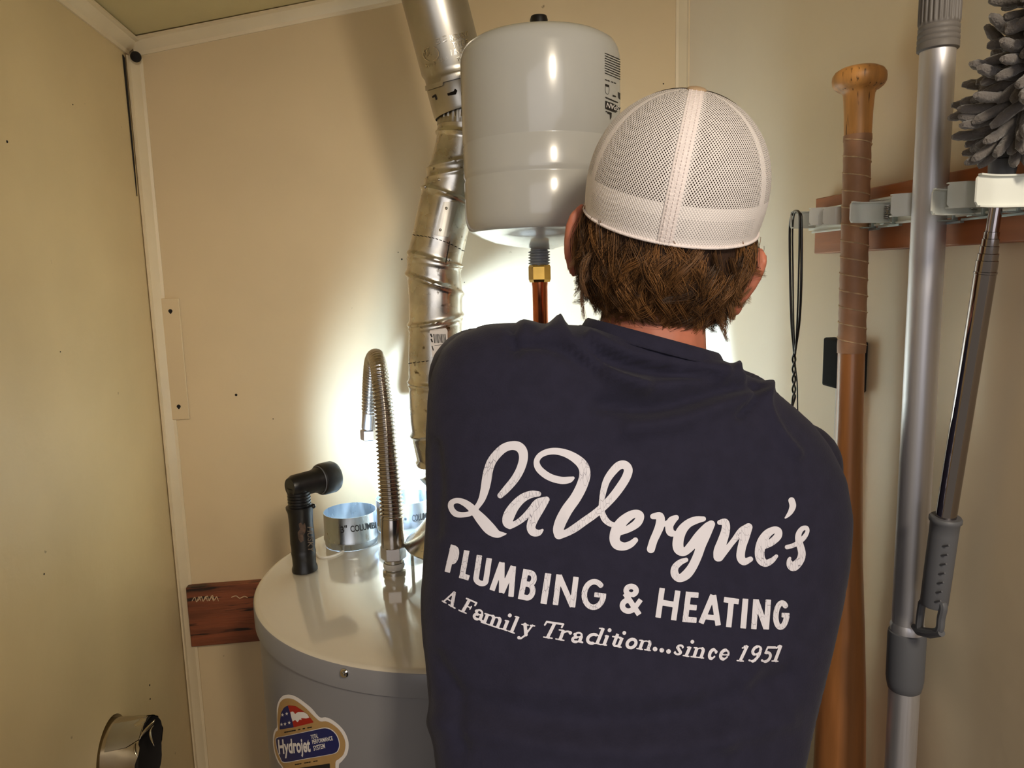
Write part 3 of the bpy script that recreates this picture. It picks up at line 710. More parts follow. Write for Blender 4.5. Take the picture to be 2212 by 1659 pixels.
# ---------------------------------------------------------------- expansion tank
TY = 1.07
tc_ = atY(1169, 300, TY); tr = pr(339, tc_)
def tz(y): return float(atY(1169, y, TY - .0)[2])
def tzf(y): return float(atY(1169, y, TY - tr)[2])       # height read on the tank's front
zb = tz(538); zt = tzf(62)
et = thing('expansion_tank', 'light grey steel expansion tank with printed label, on copper pipe above heater', 'expansion tank', (tc_[0], TY, zb))
H0 = (tc_[0], TY, 0)
zs = tz(480)
pf = [(.014, zb - .001), (.024, zb + .002), (tr * .40, zb + .005), (tr * .62, zb + .010), (tr * .80, zb + .0175), (tr * .90, zb + .024)] + [(tr * (.90 + .10 * math.sin(a_)), zs + .012 - (zs + .012 - zb - .024) * math.cos(a_)) for a_ in np.linspace(.15, math.pi / 2, 9)] + [(tr, zs + .02),
      (tr, tzf(372)), (tr * .988, tzf(366)), (tr * .988, tzf(363)), (tr * 1.002, tzf(357)), (tr, tzf(350)), (tr, tzf(288)), (tr * .99, tzf(283)), (tr * .99, tzf(281)), (tr, tzf(276))]
zc = tz(118)
pf += [(tr, zc - .012), (tr * .985, zc - .002), (tr * .94, zc + .007), (tr * .84, zc + .014), (tr * .60, zc + .021), (tr * .30, zc + .025), (.002, zc + .026)]
tank = obj('tank_shell', lathe(pf, H0, seg=128), M_tank, parent=et, smooth=50)
zv = tz(34) - .032
obj('valve_cap', lathe([(.0105, zc + .02), (.0105, zv), (.0125, zv), (.0125, zv + .026), (.0110, zv + .031), (.007, zv + .032)], H0, seg=20), M_black, parent=et)
xc = float(atY(1165, 560, TY)[0]); C0 = (xc, TY, 0); q = lambda y: tz(y)
pf = [(pr(38, tc_), zb + .004), (pr(38, tc_), q(541))]
for k in range(5): pf += [(pr(40, tc_), q(542 + k * 6)), (pr(48, tc_), q(543.5 + k * 6)), (pr(48, tc_), q(545.5 + k * 6)), (pr(40, tc_), q(547 + k * 6))]
pf += [(pr(40, tc_), q(575))]
obj('threaded_nipple', lathe(pf[::-1], C0, seg=40), M_tankn, parent=et)
hitT = cyl_hit(tc_[0], TY, tr)
def zT(x, y): return (1280 + x / 9.76, 90 + y / 9.76)
P = Print(1300, 100, 1345, 260, .45)
random.seed(3)
for r in range(9):
    x = 262
    while x < 590:
        wd = random.uniform(12, 40); y = 245 + r * 52 + (x - 262) * .42
        P.seg(zT(x, y), zT(min(x + wd, 592), y + wd * .42), .9, .9); x += wd + 16
for x0 in (268, 320, 395, 455): P.seg(zT(x0, 800 + (x0 - 262) * .35), zT(x0 + 28, 812 + (x0 - 262) * .35), 1.1, 1.1)
P.poly([zT(262, 890), zT(345, 915), zT(345, 960), zT(262, 940)])
P.stroke([(*zT(268, 950), .35), (*zT(265, 1040), .35), (*zT(290, 1100), .35), (*zT(330, 1100), .35), (*zT(345, 1040), .35), (*zT(345, 960), .35)])
P.poly([zT(420, 1120), zT(490, 1145), zT(490, 1175), zT(420, 1155)]); P.poly([zT(535, 1060), zT(580, 1090), zT(580, 1230), zT(540, 1180)])
for k in range(7): P.seg(zT(275 + k * 38, 1175 + k * 16), zT(296 + k * 38, 1192 + k * 16), 1.3, 1.3)
P.poly([zT(262, 1245), zT(420, 1300), zT(600, 1400), zT(480, 1500), zT(400, 1470), zT(262, 1415)])
P.poly([zT(270, 1460), zT(300, 1465), zT(300, 1490), zT(270, 1485)]); P.poly([zT(305, 1470), zT(400, 1500), zT(395, 1600), zT(365, 1650), zT(360, 1540), zT(305, 1515)])
obj('printed_label', lay(*P.build(), hitT, .0004), M_ink, parent=et, label='upside-down printed label text')
g1 = lay(*text_px('SPAN', zT(560, 1370), zT(300, 1285), zT(540, 1470), .015), hitT, .0008)
obj('label_lettering', g1, M_label, parent=et, smooth=0)

# brass adapter, copper pipe
bz1, bz0 = q(572), q(608)
ba = thing('brass_adapter', 'hexagonal brass adapter under the expansion tank', 'pipe fitting', (xc, TY, bz0))
obj('hex_body', lathe([(pr(44, tc_), bz0 - .001), (pr(49, tc_), bz0 + .003), (pr(49, tc_), bz1 - .003), (pr(45, tc_), bz1)], C0, seg=6, hint=(.25, 1, 0)), M_brass, parent=ba, smooth=15)
obj('copper_pipe', lathe([(pr(34, tc_), HZ + .10), (pr(34, tc_), bz0 - .007), (pr(36, tc_), bz0 - .003), (pr(36, tc_), bz0 + .002)], C0, seg=32), M_copper, label='reddish copper pipe carrying the expansion tank, rising behind the shoulder', cat='pipe')
obj('cold_water_tee', join(lathe([(.015, HZ + .001), (.015, HZ + .04), (.012, HZ + .045), (.012, HZ + .085), (.0145, HZ + .088), (.0145, HZ + .125)], C0, seg=24), lathe([(.0145, -.03), (.0145, .03)], (xc, TY, HZ + .105), (1, 0, 0), 24)), M_copper, label='copper tee hidden behind the torso at the foot of the tank pipe', cat='pipe fitting')

# ---------------------------------------------------------------- foil duct in the left wall
fd = thing('foil_duct', 'torn silver foil duct stub sticking out of left wall, lower left', 'duct', (WL, DUCT[1], DUCT[2] - DR))
Ld = float(atY(316, 1560, DUCT[1])[0] - WL); n = 72; th = np.linspace(0, 2 * math.pi, n, endpoint=False)
rs = np.random.RandomState(4); jag = .0020 * np.sin(th * 3 + 1) + .0018 * np.sin(th * 7 + 2) + .0010 * np.sin(th * 13) + rs.randn(n) * .0003
rings = []
for k in range(15):
    t = k / 14; rr2 = DR * (1 + .012 * rs.randn(n) * (.3 + t) * .25 + .02 * np.sin(th * 5 + t * 6) * t)
    rings.append(np.stack([WL - .06 + (Ld + .06) * t + jag * t, DUCT[1] + rr2 * np.cos(th), DUCT[2] + rr2 * np.sin(th)], 1))
obj('foil_sleeve', loft(rings, False, False), M_foil, parent=fd, smooth=40)
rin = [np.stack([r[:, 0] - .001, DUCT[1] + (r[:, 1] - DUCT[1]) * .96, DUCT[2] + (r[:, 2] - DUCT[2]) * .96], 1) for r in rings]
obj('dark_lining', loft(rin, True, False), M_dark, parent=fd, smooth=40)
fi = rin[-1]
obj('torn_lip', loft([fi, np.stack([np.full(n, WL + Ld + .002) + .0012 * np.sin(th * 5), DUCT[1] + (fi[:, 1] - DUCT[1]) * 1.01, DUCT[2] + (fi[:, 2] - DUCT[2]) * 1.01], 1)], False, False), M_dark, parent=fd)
tv = []; tf = []
tt = np.linspace(math.radians(128), math.radians(80), 10)
rings = [[(x, DUCT[1] + (DR + .0012) * math.cos(t), DUCT[2] + (DR + .0012) * math.sin(t)) for t in tt + sh] for x, sh in ((WL + .008, .25), (WL + .04, .18), (WL + .058, .0))]
V, Fc = loft(rings, False, False, close=False); obj('tape_patch', (V, Fc), M_galv_b, parent=fd)
for (xa, ta, tb, rr4) in ((.066, 1.62, 2.25, .0026), (.080, 1.85, 2.45, .0020), (.060, 2.3, 2.7, .0016)):
    P = np.array([(WL + xa + .007 * math.sin(q_ * 5 + xa * 90), DUCT[1] + (DR + .0006) * math.cos(q_ + 2.2), DUCT[2] + (DR + .0006) * math.sin(q_ + .0)) if 0 else (WL + xa + .007 * math.sin(q_ * 5 + xa * 90), DUCT[1] - (DR + .0006) * math.sin(q_ - math.pi / 2), DUCT[2] + (DR + .0006) * math.cos(q_ - math.pi / 2)) for q_ in np.linspace(ta, tb, 14)])
    obj('foil_crease', tube(P, rr4 * np.sin(np.linspace(.15, 3.0, 14)), 8), M_foil, parent=fd, smooth=180)
# ---------------------------------------------------------------- right wall: board, rail, clips, hanging tools
BX = WR - .020
rb_ = thing('tool_board', 'reddish-brown stained wooden board screwed along the right wall behind hanging tools', 'board', (WR, .6, 1.669))
obj('plank', box(BX, WR, .20, 1.0190, 1.669, 1.7468), M_board, parent=rb_, bevel=.0015)
RX = BX - .010
yend = float(atX(1700, 475, .53)[1])
rk = thing('tool_rack', 'off-white metal tool rack with spring clips mounted on the brown board', 'tool rack', (BX, .6, 1.697))
obj('rail', join(box(RX, BX, .20, 1.005, 1.699, 1.729), box(RX - .003, RX, .20, 1.005, 1.7275, 1.7305), box(RX - .003, RX, .20, 1.005, 1.6975, 1.7005), box(RX + .002, RX + .006, 1.0, yend - .002, 1.702, 1.720)), M_clip, parent=rk, bevel=.0008)
def jaw(y, xt, z, near=1, hgt=.023, nm='clip_jaw', s=1.0):
    L = RX - xt
    c = cat([(RX + .002, 0, 0), (RX - L * .35, 0.0, 0), (RX - L * .62, .001 * near, 0), (RX - L * .80, -.003 * near, 0), (xt, -.010 * near, 0)], 5)
    T = np.gradient(c, axis=0); nrm = np.stack([-T[:, 1], T[:, 0], 0 * T[:, 0]], 1); nrm /= np.linalg.norm(nrm, axis=1)[:, None]
    th = .0016; rings = []
    n = len(c)
    for k in range(n):
        hh = hgt / 2 * (1 if k < n - 2 else (.88 if k == n - 2 else .72))
        o = c[k] + [0, y, z]; a = nrm[k] * th / 2
        rings.append([o - a + [0, 0, -hh], o + a + [0, 0, -hh], o + a + [0, 0, hh], o - a + [0, 0, hh]])
    g = [loft(rings)]
    for sg in (-1, 1):     # rolled flanges
        rr = []
        for k in range(n - 1):
            o = c[k] + [0, y, z + sg * hgt / 2]; b2 = -nrm[k] * near * .004 if near > 0 else nrm[k] * .004
            b2 = np.array([0, -.0045 * near, 0])
            rr.append([o + [0, 0, -.0007], o + b2 + [0, 0, -.0007], o + b2 + [0, 0, .0007], o + [0, 0, .0007]])
        g.append(loft(rr))
    return obj(nm, join(*g), M_clip, parent=rk, smooth=30)
def spring(y, z, x=RX - .004):
    t = np.linspace(0, 7 * 2 * math.pi, 130); P = np.stack([x + .0035 * np.cos(t), y + .0035 * np.sin(t), z - .008 + .016 * t / t[-1]], 1)
    obj('spring', tube(P, .0006, 6), M_chrome, parent=rk)
def bracket(y, z):
    obj('bracket', join(box(RX - .004, RX + .001, y - .020, y + .020, z - .0155, z - .013), box(RX - .006, RX, y - .012, y - .010, z - .013, z + .010), box(RX - .018, RX, y - .013, y - .005, z - .013, z - .0115)), M_clipb, parent=rk, bevel=.0004)
def J(px, py, xt, near, hgt=.023):
    p = atX(px, py, xt); jaw(p[1], xt, p[2], near, hgt); return p
pA = J(1700, 476, .520, 1, .022); J(1757, 467, .515, -1, .021); J(1787, 466, .522, -1, .021)
pC = J(1826, 460, .505, 1, .023); J(1937, 442, .520, -1, .023); pE = J(1998, 438, .505, 1, .024); pF = J(2090, 414, .484, 1, .027)
J(2062, 420, .525, -1, .024)
for p in (pC, pE, pF): spring(p[1] - .004, p[2]); bracket(p[1] - .006, p[2] - .002); bracket(p[1] + .035, p[2] - .004)
for y in (.30, .62, .86, .99): obj('rail_screw', disc((RX, y, 1.714), (-1, 0, 0), .004, .002), M_chrome, parent=rk)

def axis_prof(a, b, rows, scale=None):
    """rows (pixel row, pixel width) -> profile along the axis a-b"""
    a = np.asarray(a); b = np.asarray(b); d = b - a; L = np.linalg.norm(d); ts = np.linspace(-.1, 1.1, 1200); py = proj(a + ts[:, None] * d)[:, 1]
    out = []
    for y, w_ in rows:
        t = float(np.interp(y, py, ts)); out.append((pr(w_, a + d * t), t * L))
    return out

# bat
ba0 = atX(1857, 146, .545); ba1 = atX(1813, 1659, .548); axb = nz(ba1 - ba0)
bt = thing('baseball_bat', 'old wooden baseball bat hung knob-up, handle wound in frayed brown tape', 'bat', ba1)
rows = [(146, 40), (148, 78), (154, 98), (162, 108), (171, 110), (180, 108), (188, 99), (194, 84), (197, 71), (204, 64), (220, 61), (245, 58), (300, 55)]
obj('knob', lathe(axis_prof(ba0, ba1, rows), ba0, axb, 40), M_batl, parent=bt, smooth=60)
rows = [(290, 52), (500, 52), (770, 54), (900, 55), (1050, 60), (1200, 68), (1350, 84), (1500, 97), (1659, 104), (1800, 106), (1900, 104), (1935, 90), (1948, 60), (1950, 10)]
obj('barrel', lathe(axis_prof(ba0, ba1, rows), ba0, axb, 48), M_bat, parent=bt, smooth=60)
rows = [(y, 55.5 + .8 * math.sin(y * .17) + (2.0 if y > 725 else 0)) for y in range(300, 768, 6)]
pfT = axis_prof(ba0, ba1, rows); tp = obj('grip_tape', lathe([(pfT[0][0] - .002, pfT[0][1])] + pfT + [(pfT[-1][0] - .0025, pfT[-1][1] + .0002)], ba0, axb, 40, cap=False), M_tape, parent=bt, smooth=60)
s0, s1 = pfT[0][1], pfT[-1][1]; a_, b_ = frame(axb, (0, 1, 0)); t = np.linspace(0, 1, 900); sv = s0 + (s1 - s0) * t
turns = (s1 - s0) / .0205; ph = t * turns * 2 * math.pi; rr = np.interp(sv, [p[1] for p in pfT], [p[0] for p in pfT]) + .0001
P = ba0 + axb * sv[:, None] + rr[:, None] * (np.cos(ph)[:, None] * a_ - np.sin(ph)[:, None] * b_)
obj('tape_edge', tube(P, .0008 + .00035 * np.sin(ph * 7.3) * np.sin(ph * 2.1), 5, True), M_tapel, parent=bt, label='frayed light edge of the grip tape')
obj('torn_tape_tip', lathe(axis_prof(ba0, ba1, [(292, 57.5), (304, 58)]), ba0, axb, 40, cap=False)[0:2], M_tape, parent=bt)

# aluminium extension pole
pa0 = atX(2033, -30, .545); pa1 = atX(1944, 1659, .545); axp = nz(pa1 - pa0); Rp = pr(67.5, pa0 + (pa1 - pa0) * .35)
def T_(y):
    ts = np.linspace(-.3, 1.3, 2000); py = proj(pa0 + ts[:, None] * (pa1 - pa0))[:, 1]; return float(np.interp(y, py, ts)) * np.linalg.norm(pa1 - pa0)
po = thing('extension_pole', 'silver aluminium extension pole with ribbed grey grips, beside the baseball bat', 'pole', pa1)
obj('upper_tube', lathe([(Rp, T_(95)), (Rp, T_(1345))], pa0, axp, 48), M_alu, parent=po)
obj('neck_ring', lathe([(Rp, T_(1344)), (Rp * 1.10, T_(1352)), (Rp * 1.06, T_(1362)), (Rp * 1.1, T_(1375))], pa0, axp, 48, cap=False), M_alu, parent=po)
obj('lower_tube', lathe([(Rp * .98, T_(1478)), (Rp * .98, T_(1659) + .50)], pa0, axp, 48), M_alu, parent=po)
obj('locking_collar', lathe([(Rp * 1.06, T_(1362)), (Rp * 1.16, T_(1364)), (Rp * 1.20, T_(1372)), (Rp * 1.19, T_(1462)), (Rp * 1.14, T_(1474)), (Rp * 1.05, T_(1486)), (Rp * .98, T_(1488))], pa0, axp, 48), M_greyD, parent=po)
th = np.linspace(0, 2 * math.pi, 192, endpoint=False); a_, b_ = frame(axp, (0, 1, 0)); rings = []
for y, k, amp in ((-140, 1.10, 1), (-60, 1.12, 1), (48, 1.13, 1), (54, 1.13, 0), (57, 1.10, 0), (60, 1.15, 0), (66, 1.15, 0), (69, 1.11, 0), (72, 1.16, 0), (78, 1.16, 0), (81, 1.12, 0), (84, 1.17, 0), (90, 1.17, 0), (93, 1.13, 0), (95, 1.17, 0), (108, 1.16, 0), (111, 1.04, 0)):
    r_ = Rp * (k + .045 * amp * np.clip(np.cos(th * 26) * 2, -1, 1)); rings.append(pa0 + axp * T_(y) + r_[:, None] * (np.cos(th)[:, None] * a_ + np.sin(th)[:, None] * b_))
obj('ribbed_grip', loft(rings), M_greyP, parent=po, smooth=40)

# telescoping microfibre duster
DXx = .538
da0 = atX(2160, 395, DXx); da1 = atX(2043, 1119, DXx); dd = da1 - da0; axd = nz(dd)
du = thing('duster', 'telescoping chrome-handled duster with shaggy grey microfibre head at right edge', 'duster', atX(2008, 1372, DXx))
rows = [(432, 26), (500, 26), (501, 30), (515, 30), (516, 33), (531, 33), (532, 36), (547, 36), (548, 40), (562, 40), (563, 43), (586, 43), (587, 45.5), (591, 45.5), (592, 43), (1122, 41)]
obj('chrome_rod', lathe(axis_prof(da0, da1, rows), da0, axd, 36), M_chromed, parent=du, smooth=25)
au = atX(2163, 385, DXx); at_ = atX(2173, 300, DXx); ax2 = nz(au - at_)
rows = [(298, 52), (303, 66), (309, 64), (330, 50), (335, 50), (337, 44), (342, 44), (344, 56), (352, 56), (385, 50), (390, 40), (445, 38)]
obj('swivel_neck', lathe(axis_prof(at_, atX(2155, 445, DXx), rows), at_, nz(atX(2155, 445, DXx) - at_), 32), M_greyD, parent=du, smooth=30)
gb = atX(2008, 1372, DXx); gax = nz(gb - da1)
rows = [(1116, 60), (1119, 65), (1125, 65), (1129, 58), (1150, 57), (1230, 56), (1300, 54), (1306, 50)]
obj('handle_grip', lathe(axis_prof(da1, gb, rows), da1, gax, 40), M_greyD, parent=du, smooth=50)
side = nz(np.cross(gax, nz(gb - CAM)))
def gp(px, py): return atX(px, py, DXx)
lp_ = [gp(1992, 1302), gp(1988, 1330), gp(1987, 1358), gp(2005, 1365), gp(2028, 1362), gp(2033, 1335), gp(2037, 1306), gp(2015, 1298)]
obj('hanging_loop', tube(cat(lp_ + [lp_[0]], 6), .0042, 10), M_greyD, parent=du)
obj('flared_end', tube([gp(1973, 1352), gp(1985, 1363), gp(2010, 1368), gp(2034, 1367)], [.003, .005, .0055, .004], 10), M_greyD, parent=du)
for k in range(7):
    y = 1172 + k * 20; cxp = 2034 - (y - 1172) * .153
    rid = [gp(cxp - 16, y - 3), gp(cxp - 14, y + 4), gp(cxp, y + 8), gp(cxp + 16, y + 6)]; off = -nz(gp(cxp, y) - CAM) * (pr(55, gp(cxp, y)) * 1.01)
    obj('grip_ridge', tube(cat([p + off * (1 if 0 < i < 3 else .93) for i, p in enumerate(rid)], 4), .0011, 6), M_greyD, parent=du)
# microfibre noodles
rs = np.random.RandomState(11)
noodles = []
for v in range(5):
    L = .027 + .003 * v; bend = .010 * (v - 2)
    P = np.array([(bend * (t ** 2), 0.003 * math.sin(t * 3 + v), L * t) for t in np.linspace(0, 1, 12)])
    Rn = .0042 * np.array([.8, .95, 1.0, 1.04, 1, 1.04, 1.0, 1.05, 1.04, 1.02, .95, .55])
    V, Fc = tube(P, Rn, 14); V = V + rs.randn(*V.shape) * .00028
    noodles.append(mesh('noodle', V, Fc, M_micro, 60))
hd0 = atX(2200, 298, DXx); hd1 = atX(2325, -60, DXx - .005); hax = nz(hd1 - hd0); ha, hb2 = frame(hax, (0, 1, 0)); HL = np.linalg.norm(hd1 - hd0)
obj('head_core', tube([hd0, hd0 + (hd1 - hd0) * .5, hd1], [.008, .012, .012], 12), M_greyD, parent=du)
dub = np.array(list(du['_b']))
nrow = 22
for i in range(nrow):
    for j in range(12):
        t = (i + .5) / nrow; ang = 2 * math.pi * (j + .5 * (i % 2)) / 12 + rs.randn() * .14
        rad = ha * math.cos(ang) + hb2 * math.sin(ang); c = hd0 + (hd1 - hd0) * t + rad * .008
        if c[0] + rad[0] * .045 > WR - .006: continue
        d = nz(rad + hax * (-.75 + .75 * t + rs.randn() * .30) + rs.randn(3) * .26)
        q_ = Vector(d).to_track_quat('Z', 'Y'); o = bpy.data.objects.new('noodle', noodles[rs.randint(5)]); COL.objects.link(o); o.parent = du
        k_ = .95 + .25 * rs.rand() + .25 * math.sin(math.pi * min(1, t * 1.4)); o.location = tuple(c - dub); o.rotation_mode = 'QUATERNION'; o.rotation_quaternion = q_; o.scale = (1, 1, k_)

# black wire loop hanging from the first hook
wl_ = thing('wire_loop', 'twisted black wire hanging doubled over the leftmost hook of the rack', 'wire', atX(1712, 900, .527))
def wire(pts, r=.0016):
    P = cat([atX(x, y, X) for x, y, X in pts], 8); return tube(P, r, 8)
top = [(1706, 500, .53), (1707, 600, .53), (1711, 700, .53), (1714, 745, .53), (1716, 770, .53)]
ws = [wire([(1716, 770, .532), (1714, 745, .53), (1710, 700, .53), (1707, 600, .53), (1706, 500, .53), (1710, 466, .524), (1718, 456, .520), (1727, 460, .516), (1731, 480, .516), (1731, 600, .518), (1727, 690, .524), (1719, 750, .53), (1716, 770, .532)], .0018),
      wire([(1717, 760, .530), (1714, 690, .527), (1713, 600, .526), (1712, 500, .526), (1716, 462, .520), (1724, 458, .516), (1727, 478, .514), (1725, 600, .516), (1722, 690, .522), (1718, 765, .530)], .0012)]
tw = []
for s_ in (0, math.pi):
    tw.append(wire([(1715 + 3.2 * math.sin(k * .9 + s_), 765 + k * 6.2, .531 + .0022 * math.cos(k * .9 + s_)) for k in range(16)] + [(1710, 890, .532), (1709, 960, .532)], .0014))
ws.append(wire([(1716, 765, .534), (1719, 800, .534), (1722, 830, .534), (1723, 900, .534), (1723, 960, .534)], .0010))
obj('loop_strands', join(*ws), M_wire, parent=wl_, smooth=60); obj('twisted_tail', join(*tw), M_wire, parent=wl_, smooth=60)

# slim white stick with black sleeve behind the bat
k0, k1 = atX(1792, 728, .580), atX(1787, 831, .580); k2 = atX(1864, 740, .580)
ss = thing('sleeved_stick', 'slim white stick with a black plastic sleeve, on the wall behind the bat', 'stick', k1)
obj('black_sleeve', box(.570, WR - .001, k2[1], k0[1], k1[2], k0[2]), M_matte, parent=ss, bevel=.003)
w1 = atX(1845, 1500, .584)
w2 = atX(1804, 845, .574)
obj('white_stick', box(.574, WR - .003, k2[1] + .012, w2[1], w1[2], k1[2] + .01), M_white, parent=ss, bevel=.001)

# ---------------------------------------------------------------- the person
pe_px = ray(1330, 1659)
rowsT = [(958, 2150, 1675, 2150, .64, .64, .085, .12), (952, 1900, 1684, 1900, .65, .65, .088, .12), (940, 1659, 1710, 1659, .68, .68, .092, .125), (926, 1520, 1742, 1520, .71, .71, .097, .125),
         (915, 1400, 1772, 1400, .735, .735, .10, .13), (909, 1290, 1798, 1290, .755, .755, .103, .13), (914, 1200, 1814, 1200, .77, .77, .105, .13), (921, 1100, 1819, 1100, .785, .785, .106, .125),
         (918, 1010, 1808, 1020, .80, .795, .105, .12), (919, 930, 1775, 955, .81, .80, .103, .11), (924, 855, 1738, 905, .82, .805, .100, .10), (934, 800, 1706, 875, .825, .81, .095, .09),
         (955, 752, 1676, 850, .83, .81, .090, .08), (992, 720, 1656, 830, .83, .81, .083, .07), (1050, 700, 1636, 810, .825, .81, .078, .065), (1120, 697, 1615, 802, .82, .81, .074, .062), (1185, 700, 1592, 793, .815, .805, .070, .060),
         (1240, 703, 1562, 782, .81, .80, .066, .060), (1268, 703, 1542, 774, .805, .80, .062, .060)]
def torso(rows, k=1.0, n=96, ex=2.35):
    rings = []
    for (lx, ly, rx, ry, dl, dr, tb, tf) in rows:
        Lp, Rr2 = atY(lx, ly, dl), atY(rx, ry, dr); c = (Lp + Rr2) / 2; h = (Rr2 - Lp) / 2 * k; fw = nz(np.cross(np.array([0, 0, 1.]), nz(h)) )
        fw = fw if fw[1] > 0 else -fw
        th = np.linspace(0, 2 * math.pi, n, endpoint=False); cs, sn = np.cos(th), np.sin(th)
        X = np.sign(cs) * np.abs(cs) ** (2 / ex); Y = np.sign(sn) * np.abs(sn) ** (2 / ex)
        rings.append(c + X[:, None] * h + np.where(sn < 0, Y * tb * k, Y * tf * k)[:, None] * fw)
    return rings
tr_ = torso(rowsT)
shL = atY(1036, 818, .87); shR = atY(1712, 1010, .85)
elL = atY(1050, 1090, 1.00); elR = atY(1645, 1560, .86)
haL = atY(1195, 905, 1.03); haR = atY(1245, 960, 1.03)
slL = shL + (elL - shL) * .62; slR = shR + (elR - shR) * .80
shirt_geo = join(loft(tr_), capsule(shL, slL, .062, .058), capsule(shR, slR, .060, .056))
V, Fc = remesh(shirt_geo, .0058, 5)
# cloth folds: (pixel path on the back, amplitude m, half-width px)
folds = [([(1108, 708), (1103, 740), (1120, 762)], -.0045, 9), ([(1115, 738), (1180, 742), (1240, 768), (1290, 800)], -.0065, 17), ([(1130, 700), (1180, 712), (1210, 700)], .003, 14),
         ([(1196, 672), (1225, 712), (1262, 758), (1310, 805), (1390, 838)], .0085, 15), ([(1150, 712), (1175, 706)], -.003, 10), ([(1222, 700), (1255, 742), (1320, 778), (1420, 800), (1540, 812)], -.0075, 15),
         ([(1275, 728), (1360, 765), (1460, 790), (1560, 800)], .005, 13), ([(1330, 832), (1420, 835), (1530, 815), (1610, 815)], .004, 18), ([(1300, 872), (1400, 880), (1490, 862), (1570, 838), (1630, 828)], -.007, 20),
         ([(1360, 925), (1460, 912), (1550, 880), (1640, 850)], .005, 22), ([(1645, 835), (1625, 868), (1600, 895)], -.0065, 9), ([(1662, 830), (1655, 870), (1680, 930), (1720, 980)], .0045, 13),
         ([(1600, 775), (1592, 795)], .004, 10), ([(1610, 800), (1625, 812)], -.004, 8), ([(1300, 990), (1420, 960), (1540, 960), (1640, 1000)], -.002, 40), ([(960, 1490), (1100, 1535), (1300, 1560), (1500, 1540), (1700, 1460)], -.004, 32),
         ([(950, 1560), (1120, 1600), (1350, 1625), (1550, 1600), (1700, 1550)], .004, 30), ([(940, 1420), (980, 1500), (1000, 1620)], -.003, 18), ([(1230, 1120), (1300, 1150)], .0015, 30), ([(935, 960), (945, 1050), (940, 1150)], -.003, 16),
         ([(1120, 1480), (1300, 1500), (1500, 1490)], .0025, 26), ([(1640, 1400), (1600, 1500), (1560, 1600)], .003, 26)]
PX = proj(V); N_ = normals(V, Fc); vis = ((CAM - V) * N_).sum(1) > -.03
disp = np.zeros(len(V)); nr1 = np.zeros(len(V))
for P_, amp, wd in folds:
    Pc = cat(P_, 6); d = np.full(len(V), 1e9)
    for i in range(len(Pc) - 1):
        a, b = Pc[i], Pc[i + 1]; e = b - a; t = np.clip(((PX - a) @ e) / (e @ e + 1e-9), 0, 1); d = np.minimum(d, np.hypot(*(PX - a - t[:, None] * e).T))
    disp += 1.7 * amp * np.exp(-(d / (wd * .88)) ** 2)
disp += .0012 * np.sin(PX[:, 0] * .011 + PX[:, 1] * .017) * np.cos(PX[:, 1] * .009 - PX[:, 0] * .006)
V = V + N_ * (disp * vis)[:, None]

head_px = (1447, 473); D_ = ray(1459, 430)
Hc = atY(head_px[0], head_px[1], .80)
ir, iu = M @ np.array([1., 0, 0]), M @ np.array([0, -1., 0])
r0_ = nz(ir - D_ * (ir @ D_)); u0_ = nz(np.cross(r0_, D_))
aR, aP = math.radians(9.0), math.radians(12)
u1 = math.cos(aR) * u0_ + math.sin(aR) * r0_; hr = math.cos(aR) * r0_ - math.sin(aR) * u0_
hu = math.cos(aP) * u1 - math.sin(aP) * D_; hf = math.cos(aP) * D_ + math.sin(aP) * u1
HA = np.array([hr, hf, hu])
def hp(x, y, z): return Hc + hr * x + hf * y + hu * z    # right, forward, up in the head's frame

person = thing('person', 'person in white mesh-back cap and navy printed T-shirt, seen from behind, reaching forward', 'person', (float(Hc[0]) + .0, .60, 0))
# body: one continuous surface
hips = (tr_[0].mean(0)); hz_ = .93
hipc = np.array([hips[0] - .0, hips[1] + .02, hz_])
def chain(P, R): return [capsule(P[i], P[i + 1], R[i], R[i + 1]) for i in range(len(P) - 1)]
neck0 = atY(1405, 800, .815)
B = [loft(torso(rowsT[:-5], .82, 48)), ellipsoid(hipc, (X_, Y_, Z_), (.16, .12, .14))]
B += [loft([[tuple(p) for p in torso(rowsT[:1], .82, 48)[0]], [tuple(hipc + [.15 * math.cos(t), .11 * math.sin(t), 0]) for t in np.linspace(0, 2 * math.pi, 48, endpoint=False)]])]
B += chain([neck0, neck0 + (hp(0, -.012, -.09) - neck0) * .6, hp(0, -.012, -.06)], [.064, .060, .058])
B += [ellipsoid(hp(0, -.004, .015), HA, (.079, .096, .092)), ellipsoid(hp(0, .045, -.045), HA, (.058, .052, .075)), ellipsoid(hp(0, .075, -.095), HA, (.028, .022, .024)),
      ellipsoid(hp(0, .102, -.035), HA, (.012, .017, .02)), ellipsoid(hp(0, .094, -.068), HA, (.026, .009, .007)), ellipsoid(hp(.03, .086, -.005), HA, (.014, .010, .010)), ellipsoid(hp(-.03, .086, -.005), HA, (.014, .010, .010))]
B += chain([shL, elL, haL + [-.035, -.045, -.01]], [.052, .041, .028]) + chain([shR, elR, haR + [.05, -.05, -.02]], [.052, .042, .028])
fL = [hipc + [-.09, 0, -.03], hipc + [-.10, .02, -.44], np.array([hipc[0] - .11, hipc[1] - .01, .09])]
fR = [hipc + [.09, 0, -.03], hipc + [.10, .02, -.44], np.array([hipc[0] + .12, hipc[1] - .01, .09])]
B += chain(fL, [.085, .058, .042]) + chain(fR, [.085, .058, .042])
for s_, f_ in ((-1, fL), (1, fR)): B += chain([f_[2] + [0, -.03, -.045], f_[2] + [.0, .14, -.058]], [.036, .026])
